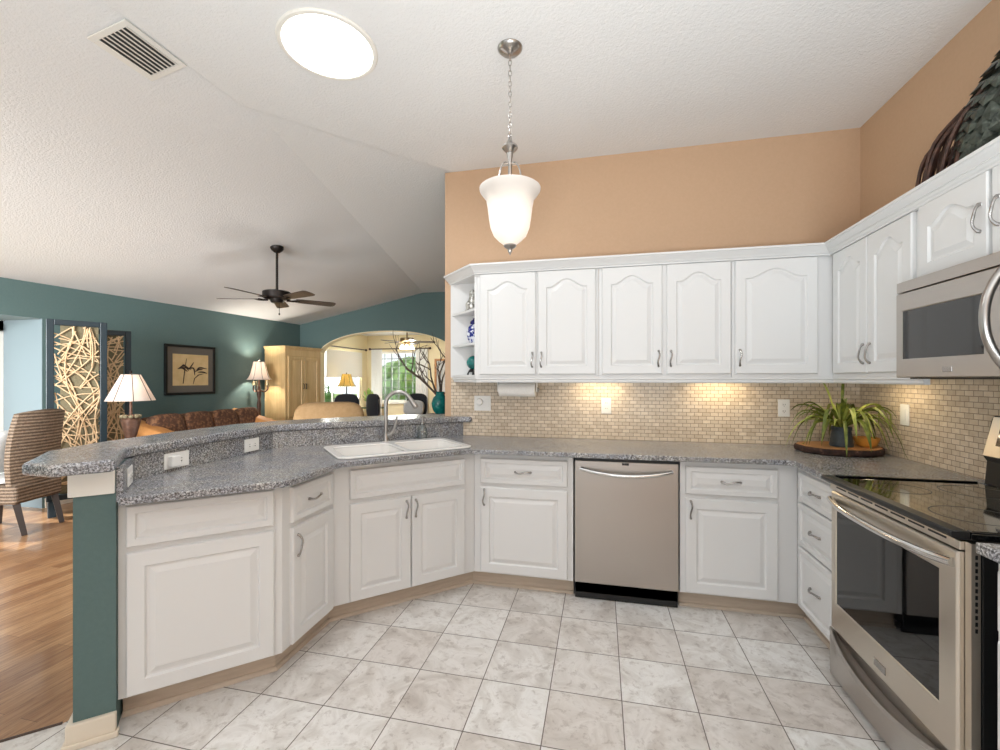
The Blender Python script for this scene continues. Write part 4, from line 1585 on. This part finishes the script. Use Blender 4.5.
# --- framed picture on left wall
t = thing('framed_picture', 'framed brush painting with dark frame on the teal wall above the sofa', 'picture', (xl(5.116) + .004, 5.116, 1.49), R(90 - 2.24))
w, h, f = .757, .694, .033
bm = B_()
box(bm, -w / 2, w / 2, -.03, 0, -h / 2, -h / 2 + f); box(bm, -w / 2, w / 2, -.03, 0, h / 2 - f, h / 2)
box(bm, -w / 2, -w / 2 + f, -.03, 0, -h / 2 + f, h / 2 - f); box(bm, w / 2 - f, w / 2, -.03, 0, -h / 2 + f, h / 2 - f)
mk('frame', bm, M['black'], t, bevel=.004)
mk('mat_board', box(B_(), -w / 2 + f, w / 2 - f, -.014, -.002, -h / 2 + f, h / 2 - f), M['mat_board'], t)
pa = mk('painting', box(B_(), -.268, .268, -.017, -.0145, -.218, .218), M['art_paper'], t)
bm = B_()
rp = random.Random(8)
for k in range(9):
    x = rp.uniform(-.22, .1); z = rp.uniform(-.05, .05)
    pts = [(x, -.0185, z), (x + rp.uniform(.03, .1), -.0185, z + rp.uniform(-.03, .04)), (x + rp.uniform(.1, .2), -.0185, z + rp.uniform(-.1, .07))]
    tube(bm, smooth_path(pts, 4), [.004 + .007 * math.sin(PI * i / 8) for i in range(9)], 5)
tube(bm, [(-.12, -.0185, -.19), (-.1, -.0185, -.02), (-.07, -.0185, .16)], [.005, .006, .003], 5)
tube(bm, [(.03, -.0185, -.2), (.05, -.0185, -.12), (.11, -.0185, -.07), (.2, -.0185, -.05)], [.003, .005, .008, .002], 5)
mk('brush_strokes', bm, M['art_ink'], pa)

# --- sofa against the left wall
t = thing('sofa', 'brown tapestry sofa with golden arms along the teal wall', 'sofa', (-5.57, 4.06, 0), 0)
Ls = 1.80
mk('base', box(B_(), .05, .88, .05, Ls - .05, .10, .30), M['leather'], t, bevel=.02)
for k in range(3):
    bm = B_()
    ell(bm, (.55, .18 + (Ls - .36) * (k + .5) / 3, .38), (.36, (Ls - .36) / 6, .09), 20, 12, .45)
    mk('seat_cushion', bm, M['leather'], t, smooth=True)
bm = B_()
ell(bm, (.12, Ls / 2, .52), (.13, Ls / 2, .38), 28, 14, .42)
mk('backrest', bm, M['tapestry'], t, smooth=True)
for y in (.10, Ls - .10):
    bm = B_()
    loops = []
    for x, s in ((.02, .9), (.10, 1), (.5, .96), (.82, .86), (.90, .8)):
        z = .88 - .26 * max(0, x - .05) ** 1.1
        prof = [(-.11, .1), (.11, .1), (.11, z - .12), (.13, z - .06), (.09, z + .01), (0, z + .035), (-.09, z + .01), (-.13, z - .06), (-.11, z - .12)]
        loops.append([bm.verts.new((x, y + u * s, v)) for u, v in prof])
    bridge(bm, loops)
    mk('arm', bm, M['leather'], t, smooth=True, bevel=.01)
for x in (.12, .82):
    for y in (.1, Ls - .1):
        mk('foot', lathe(B_(), [(.02, 0), (.03, .1)], 10, (x, y, 0)), M['dark_wood'], t)
labs = ['dark tapestry back pillow at the near end of the brown sofa', 'dark tapestry back pillow second from the near end of the sofa',
        'dark tapestry back pillow third from the near end of the sofa', 'dark tapestry back pillow at the lamp end of the brown sofa']
for k in range(4):
    bm = B_()
    ell(bm, (0, 0, 0), (.09, .206, .225), 24, 16, .42)
    bm.transform(Matrix.Rotation(R(-14), 4, 'Y'))
    o = mk('sofa_pillow', bm, M['tapestry'], smooth=True)
    o.location = (-5.145, 4.06 + .28 + k * .415, .712)
    tag(o, labs[k], 'pillow', 'back pillows on the sofa')

# --- armoire
t = thing('armoire', 'light pine two-door armoire in the corner beside the arch', 'wardrobe', (-5.12, 6.37, 0), R(82))
# local: x along the front (towards the arch), y into the corner, front at y=0
AW, AD, AH = .80, .46, 1.87
mk('carcass', box(B_(), 0, AW, 0, AD, .06, AH), M['pine'], t, bevel=.004)
bm = B_()
prof = [(0, AH), (.03, AH + .03), (.035, AH + .05), (0, AH + .05)]
box(bm, -.03, AW + .03, -.03, AD, AH + .025, AH + .05)
box(bm, -.015, AW + .015, -.015, AD, AH, AH + .026)
mk('cornice', bm, M['pine'], t, bevel=.006)
mk('plinth', box(B_(), -.015, AW + .015, -.015, AD, 0, .06), M['pine'], t, bevel=.004)
for k in range(2):
    x0 = .05 + k * .352
    dr = mk('door', panel_door(B_(), x0, x0 + .346, .72, AH - .12, 0, .06, 0, .022), M['pine'], t, smooth=True)
    bm = B_()
    hx = x0 + (.32 if k == 0 else .026)
    tube(bm, [(hx, -.022, 1.28), (hx, -.04, 1.27), (hx, -.04, 1.20), (hx, -.022, 1.19)], .007, 8)
    mk('handle', bm, M['dark_metal'], dr, smooth=True)
for k in range(2):
    z0 = .10 + k * .31
    dr = mk('drawer', flat_panel(B_(), .05, AW - .05, z0, z0 + .29, .04, 0, .02), M['pine'], t, smooth=True)
    mk('handle', pull(B_(), AW / 2, -.02, z0 + .15, False, .14), M['dark_metal'], dr, smooth=True)

# --- tan armchair with its back to the bar
t = thing('armchair', 'tan suede armchair back showing above the bar top', 'armchair', (-3.31, 4.92, 0), R(34))
bm = B_()
ell(bm, (0, 0, .62), (.42, .11, .455), 32, 16, .38)
mk('backrest', bm, M['tan_suede'], t, smooth=True)
bm = B_()
ell(bm, (0, .38, .30), (.40, .38, .16), 24, 12, .4)
mk('seat', bm, M['tan_suede'], t, smooth=True)
for s in (-1, 1):
    bm = B_()
    ell(bm, (s * .40, .36, .38), (.09, .38, .24), 20, 12, .45)
    mk('arm', bm, M['tan_suede'], t, smooth=True)
    for y in (.05, .66):
        mk('leg', lathe(B_(), [(.018, 0), (.026, .18)], 10, (s * .33, y, 0)), M['dark_wood'], t)

M['chair_leg'] = mat('dark_chair_leg', (46, 36, 31), .45)
# --- wicker dining chair
t = thing('wicker_chair', 'grey-brown wicker dining chair beyond the end of the bar', 'chair', (-5.03, 2.98, 0), math.atan2(-.17, -.29) + R(90) - R(14))
# local: back plane at y=0, seat towards -y (front)
bm = B_()
nu, nz_ = 12, 14
def bk(u, s, off):
    # u -1..1 across, s 0..1 up
    z = .40 + .66 * s + .03 * (1 - u * u) * s
    y = .02 + .10 * s ** 2 - .10 * u * u * (.3 + .4 * s) + off
    return (u * (.215 + .02 * math.sin(PI * s)), y, z)
F = [[bm.verts.new(bk(-1 + 2 * i / nu, j / nz_, -.02)) for i in range(nu + 1)] for j in range(nz_ + 1)]
G = [[bm.verts.new(bk(-1 + 2 * i / nu, j / nz_, .025)) for i in range(nu + 1)] for j in range(nz_ + 1)]
for S in (F, G):
    for j in range(nz_):
        for i in range(nu):
            bm.faces.new((S[j][i], S[j][i + 1], S[j + 1][i + 1], S[j + 1][i]))
for j in range(nz_):
    for i in (0, nu):
        bm.faces.new((F[j][i], F[j + 1][i], G[j + 1][i], G[j][i]))
for i in range(nu):
    for j in (0, nz_):
        bm.faces.new((F[j][i], F[j][i + 1], G[j][i + 1], G[j][i]))
mk('backrest', bm, M['wicker'], t, smooth=True)
bm = B_()
box(bm, -.225, .225, -.52, .05, .27, .44)
mk('seat', bm, M['wicker'], t, bevel=.03, seg=3)
for sx_ in (-1, 1):
    for y, dy in ((-.47, -.01), (.01, .07)):
        mk('leg', tube(B_(), [(sx_ * .175, y, .28), (sx_ * .175, y + dy, 0)], [.034, .026], 4), M['chair_leg'], t)
chair_m = MW[t.name]
bm = B_()
ell(bm, (0, -.27, .475), (.235, .235, .034), 24, 10, .5)
bm.transform(chair_m)
tag(mk('seat_cushion', bm, M['cushion_grey'], smooth=True), 'pale grey seat cushion on the wicker chair', 'cushion')
bm = B_()
ell(bm, (0, 0, 0), (.20, .07, .19), 24, 12, .6)
bm.transform(chair_m @ Matrix.Translation((0, -.22, .71)) @ Matrix.Rotation(R(-12), 4, 'X'))
tag(mk('throw_pillow', bm, M['cushion_grey'], smooth=True), 'pale grey throw pillow leaning in the wicker chair', 'pillow')

# curtain rod in the alcove
t = thing('curtain_rod', 'dark curtain rod with ball finial above the glass door', 'curtain rod', (-6.21, 3.15, 1.90))
bm = B_()
tube(bm, [(0, -2.6, 0), (0, .10, 0)], .016, 10)
mk('rod', bm, M['dark_metal'], t, smooth=True)
bm = B_()
ell(bm, (0, .13, 0), (.035, .045, .035), 14, 10)
mk('finial', bm, M['dark_metal'], t, smooth=True)
bm = B_()
tube(bm, [(0, .02, 0), (-.07, .02, 0)], .01, 8)
mk('bracket', bm, M['dark_metal'], t, smooth=True)

# ============================================================ SUNROOM CONTENTS
t = thing('roller_blind', 'white roller blind half lowered over the left far-room window', 'blind', (SX + .03, 8.87, 1.99))
mk('blind_cloth', box(B_(), -.003, .003, -.70, .70, -.56, 0), M['blind'], t)
mk('bottom_bar', box(B_(), -.012, .012, -.70, .70, -.59, -.56), M['blind'], t, bevel=.003)
def rod(label, axis, p, a0, a1, z):
    t = thing('curtain_rod', label, 'curtain rod', p)
    bm = B_()
    if axis == 'y':
        tube(bm, [(0, a0, 0), (0, a1, 0)], .013, 8); ell(bm, (0, a0, 0), (.03, .03, .03), 10, 8); ell(bm, (0, a1, 0), (.03, .03, .03), 10, 8)
    else:
        tube(bm, [(a0, 0, 0), (a1, 0, 0)], .013, 8); ell(bm, (a0, 0, 0), (.03, .03, .03), 10, 8); ell(bm, (a1, 0, 0), (.03, .03, .03), 10, 8)
    mk('rod', bm, M['dark_wood'], t, smooth=True)
    bm = B_()
    for a in (a0 + .1, a1 - .1):
        if axis == 'y':
            tube(bm, [(0, a, 0), (-.075, a, 0)], .008, 6)
        else:
            tube(bm, [(a, 0, 0), (a, .075, 0)], .008, 6)
    mk('bracket', bm, M['dark_wood'], t)
rod('dark curtain rod above the left far-room window', 'y', (SX + .08, 8.87, 2.06), -.80, .80, 0)
rod('dark curtain rod above the gridded far-room window', 'x', (-4.70, SY - .08, 2.09), -.78, .78, 0)
def curtain(label, x0, x1):
    bm = B_()
    n = 24
    rows = []
    for z in (.35, 1.2, 2.075):
        rows.append([(x0 + (x1 - x0) * i / n, SY - .085 + .018 * math.sin(i * 1.9), z) for i in range(n + 1)])
    fr = [[bm.verts.new(p) for p in r] for r in rows]
    bk_ = [[bm.verts.new((p[0], p[1] + .004, p[2])) for p in r] for r in rows]
    for S in (fr, bk_):
        for j in range(2):
            for i in range(n):
                bm.faces.new((S[j][i], S[j][i + 1], S[j + 1][i + 1], S[j + 1][i]))
    for i in range(n):
        for j in (0, 2):
            bm.faces.new((fr[j][i], fr[j][i + 1], bk_[j][i + 1], bk_[j][i]))
    tag(mk('sheer_curtain', bm, M['sheer'], smooth=True), label, 'curtain', 'sheer curtains')
curtain('white sheer curtain at the left side of the gridded window', -5.44, -5.16)
curtain('white sheer curtain at the right side of the gridded window', -4.28, -3.98)

t = thing('side_table', 'small dark side table with the yellow lamp in the far room', 'table', (-5.22, 8.35, 0))
mk('tabletop', lathe(B_(), [(.001, .70), (.24, .70), (.24, .725), (.001, .725)], 24), M['dark_wood'], t)
mk('leg', lathe(B_(), [(.16, 0), (.16, .02), (.03, .04), (.03, .70)], 16), M['dark_wood'], t, smooth=True)
t = thing('table_lamp', 'table lamp with yellow shade in front of the far-room blind', 'lamp', (-5.22, 8.35, .727))
mk('base', lathe(B_(), [(.07, 0), (.07, .015), (.02, .03), (.028, .12), (.014, .22), (.012, .62)], 16), M['dark_metal'], t, smooth=True)
lamp_shade_obj(t, .48, .74, .20, .09, M['lamp_shade_yellow'], 8, .9)
mk('finial', lathe(B_(), [(.004, .6), (.004, .74), (.012, .75), (.001, .775)], 10), M['dark_metal'], t, smooth=True)
lamp('yellow_lamp_glow', 'POINT', (-5.22, 8.35, 1.33), 2.5, (1, .9, .66), size=.04)

M['black_fabric'] = mat('black_fabric', (30, 32, 38), .8)
def dchair(label, x, y, rz):
    t = thing('dining_chair', label, 'chair', (x, y, 0), rz, 'dark chairs in the far room')
    bm = B_()
    ell(bm, (0, .20, .84), (.23, .045, .24), 20, 12, .6)
    mk('backrest', bm, M['black_fabric'], t, smooth=True)
    bm = B_()
    ell(bm, (0, -.03, .47), (.24, .24, .05), 20, 10, .5)
    mk('seat', bm, M['black_fabric'], t, smooth=True)
    for s in (-1, 1):
        mk('leg', tube(B_(), [(s * .20, -.2, .45), (s * .22, -.23, 0)], .016, 8), M['nickel'], t, smooth=True)
        mk('leg', tube(B_(), smooth_path([(s * .22, .20, .98), (s * .21, .19, .6), (s * .20, .17, .45), (s * .22, .24, 0)], 4), .016, 8), M['nickel'], t, smooth=True)
    return t
dchair('dark dining chair below the yellow lamp beyond the arch', -4.86, 7.76, R(215))
dchair('dark dining chair in front of the gridded window', -4.17, 7.92, R(150))
dchair('dark chair holding the white pillow beyond the arch', -3.55, 7.95, R(-4))
bm = B_()
ell(bm, (0, 0, 0), (.21, .06, .15), 20, 12, .6)
bm.transform(Matrix.Translation((-3.55, 8.02, .80)) @ Matrix.Rotation(R(-10), 4, 'X') @ Matrix.Rotation(R(2), 4, 'Z'))
tag(mk('throw_pillow', bm, M['cushion_grey'], smooth=True), 'white throw pillow on a dark chair beyond the arch', 'pillow')
t = thing('glass_table', 'round glass dining table beyond the arch', 'table', (-4.76, 8.62, 0))
mk('tabletop', lathe(B_(), [(.001, .74), (.28, .74), (.28, .752), (.001, .752)], 36), M['table_glass'], t)
mk('pedestal', lathe(B_(), [(.2, 0), (.2, .02), (.06, .05), (.05, .4), (.12, .735), (.001, .7385)], 24), M['dark_metal'], t, smooth=True)
t = thing('potted_plant', 'light green leafy plant on the glass table beyond the arch', 'plant', (-4.84, 8.6, .753))
mk('pot', lathe(B_(), [(.001, 0), (.05, 0), (.065, .10), (.058, .10), (.05, .08)], 20), M['cushion_grey'], t, smooth=True)
bm = B_()
rg = random.Random(2)
M['fresh_leaf'] = noisy('leaf_fresh', [(.3, (130, 170, 70)), (.7, (196, 214, 120))], 30, .5)
for k in range(40):
    a = rg.uniform(0, 2 * PI); e = rg.uniform(.2, 1.4); r_ = rg.uniform(.08, .2)
    c = Vector((math.cos(a) * math.cos(e) * r_, math.sin(a) * math.cos(e) * r_, .12 + math.sin(e) * r_ * 1.3))
    d_ = (c - Vector((0, 0, .08))).normalized()
    sd_ = d_.cross(Vector((0, 0, 1))).normalized() * .03
    vs = [bm.verts.new(p) for p in (c - d_ * .05, c + sd_, c + d_ * .06, c - sd_)]
    bm.faces.new(vs)
    tube(bm, [(0, 0, .09), tuple(c - d_ * .05)], .003, 4)
mk('foliage', bm, M['fresh_leaf'], t)

t = thing('framed_picture', 'wood-framed picture on the back wall of the room beyond the arch', 'picture', (-3.52, SY - .002, 1.42), 0)
bm = B_()
w, h, f = .62, .84, .05
box(bm, -w / 2, w / 2, -.03, 0, -h / 2, -h / 2 + f); box(bm, -w / 2, w / 2, -.03, 0, h / 2 - f, h / 2)
box(bm, -w / 2, -w / 2 + f, -.03, 0, -h / 2 + f, h / 2 - f); box(bm, w / 2 - f, w / 2, -.03, 0, -h / 2 + f, h / 2 - f)
mk('frame', bm, M['slab_wood'], t, bevel=.004)
mk('print', box(B_(), -w / 2 + f, w / 2 - f, -.012, -.002, -h / 2 + f, h / 2 - f), M['cushion_grey'], t)

# teal vase with bare branches, on a dark plant stand behind the bar
vx, vy = -2.12, 5.65
t = thing('plant_stand', 'dark wood stand under the teal branch vase behind the bar', 'stand', (vx, vy, 0))
mk('tabletop', lathe(B_(), [(.001, .86), (.2, .86), (.2, .89), (.001, .89)], 28), M['dark_wood'], t)
mk('pedestal', lathe(B_(), [(.18, 0), (.18, .03), (.05, .06), (.045, .8), (.1, .8595), (.001, .8597)], 20), M['dark_wood'], t, smooth=True)
t = thing('branch_vase', 'round teal vase of bare dark branches behind the bar end', 'vase', (vx, vy, .891))
mk('vase_body', lathe(B_(), [(.001, 0), (.06, 0), (.09, .04), (.112, .10), (.115, .15), (.095, .215), (.06, .255), (.05, .275), (.06, .30), (.05, .30), (.042, .28)], 28), M['teal_glaze'], t, smooth=True)
rb = random.Random(17)
def branch(p, dirv, L, r, depth, bm):
    pts = [Vector(p)]
    d_ = Vector(dirv).normalized()
    n = 7
    for i in range(n):
        d_ = (d_ + Vector((rb.uniform(-.28, .28), rb.uniform(-.2, .2), rb.uniform(-.2, .26)))).normalized()
        pts.append(pts[-1] + d_ * L / n)
    tube(bm, pts, [r * (1 - .1 * i) for i in range(n + 1)], 6)
    if depth:
        for i in (2, 4, 5):
            sd_ = (d_ + Vector((rb.uniform(-.9, .9), rb.uniform(-.5, .5), rb.uniform(-.2, .8)))).normalized()
            branch(pts[i], sd_, L * .5, r * .6, depth - 1, bm)
for dv, L in (((-1.0, 0, .62), .95), ((-.75, .2, .95), .75), ((-.5, -.2, .5), .5), ((.2, .1, 1), .6), ((-.15, 0, 1), .75), ((.6, .2, .8), .4)):
    bm = B_()
    branch((dv[0] * .03, dv[1] * .03, .24), dv, L, .015, 2, bm)
    mk('branch', bm, M['branch'], t, smooth=True)

# shrubs outside the far windows
def shrub(label, x, y, r_, h):
    bm = B_()
    rs_ = random.Random(int(x * 10 + y))
    for k in range(26):
        a = rs_.uniform(0, 2 * PI); q = rs_.random() ** .5 * r_ * .8
        rr = rs_.uniform(.25, .42) * r_
        ell(bm, (q * math.cos(a), q * math.sin(a), rs_.uniform(rr * .5, h - rr)), (rr, rr, rr * .9), 8, 6)
    o = mk('shrub', bm, M['hedge'])
    o.location = (x, y, -.15)
    tag(o, label, 'shrub', 'shrubs outside')
shrub('green shrub outside the gridded window', -5.9, 13.0, 1.7, 2.5)
shrub('green shrub outside the left far-room window', -9.6, 12.2, 1.4, 2.0)
shrub('low green shrub outside, right of the gridded window view', -3.2, 12.2, .7, 1.2)
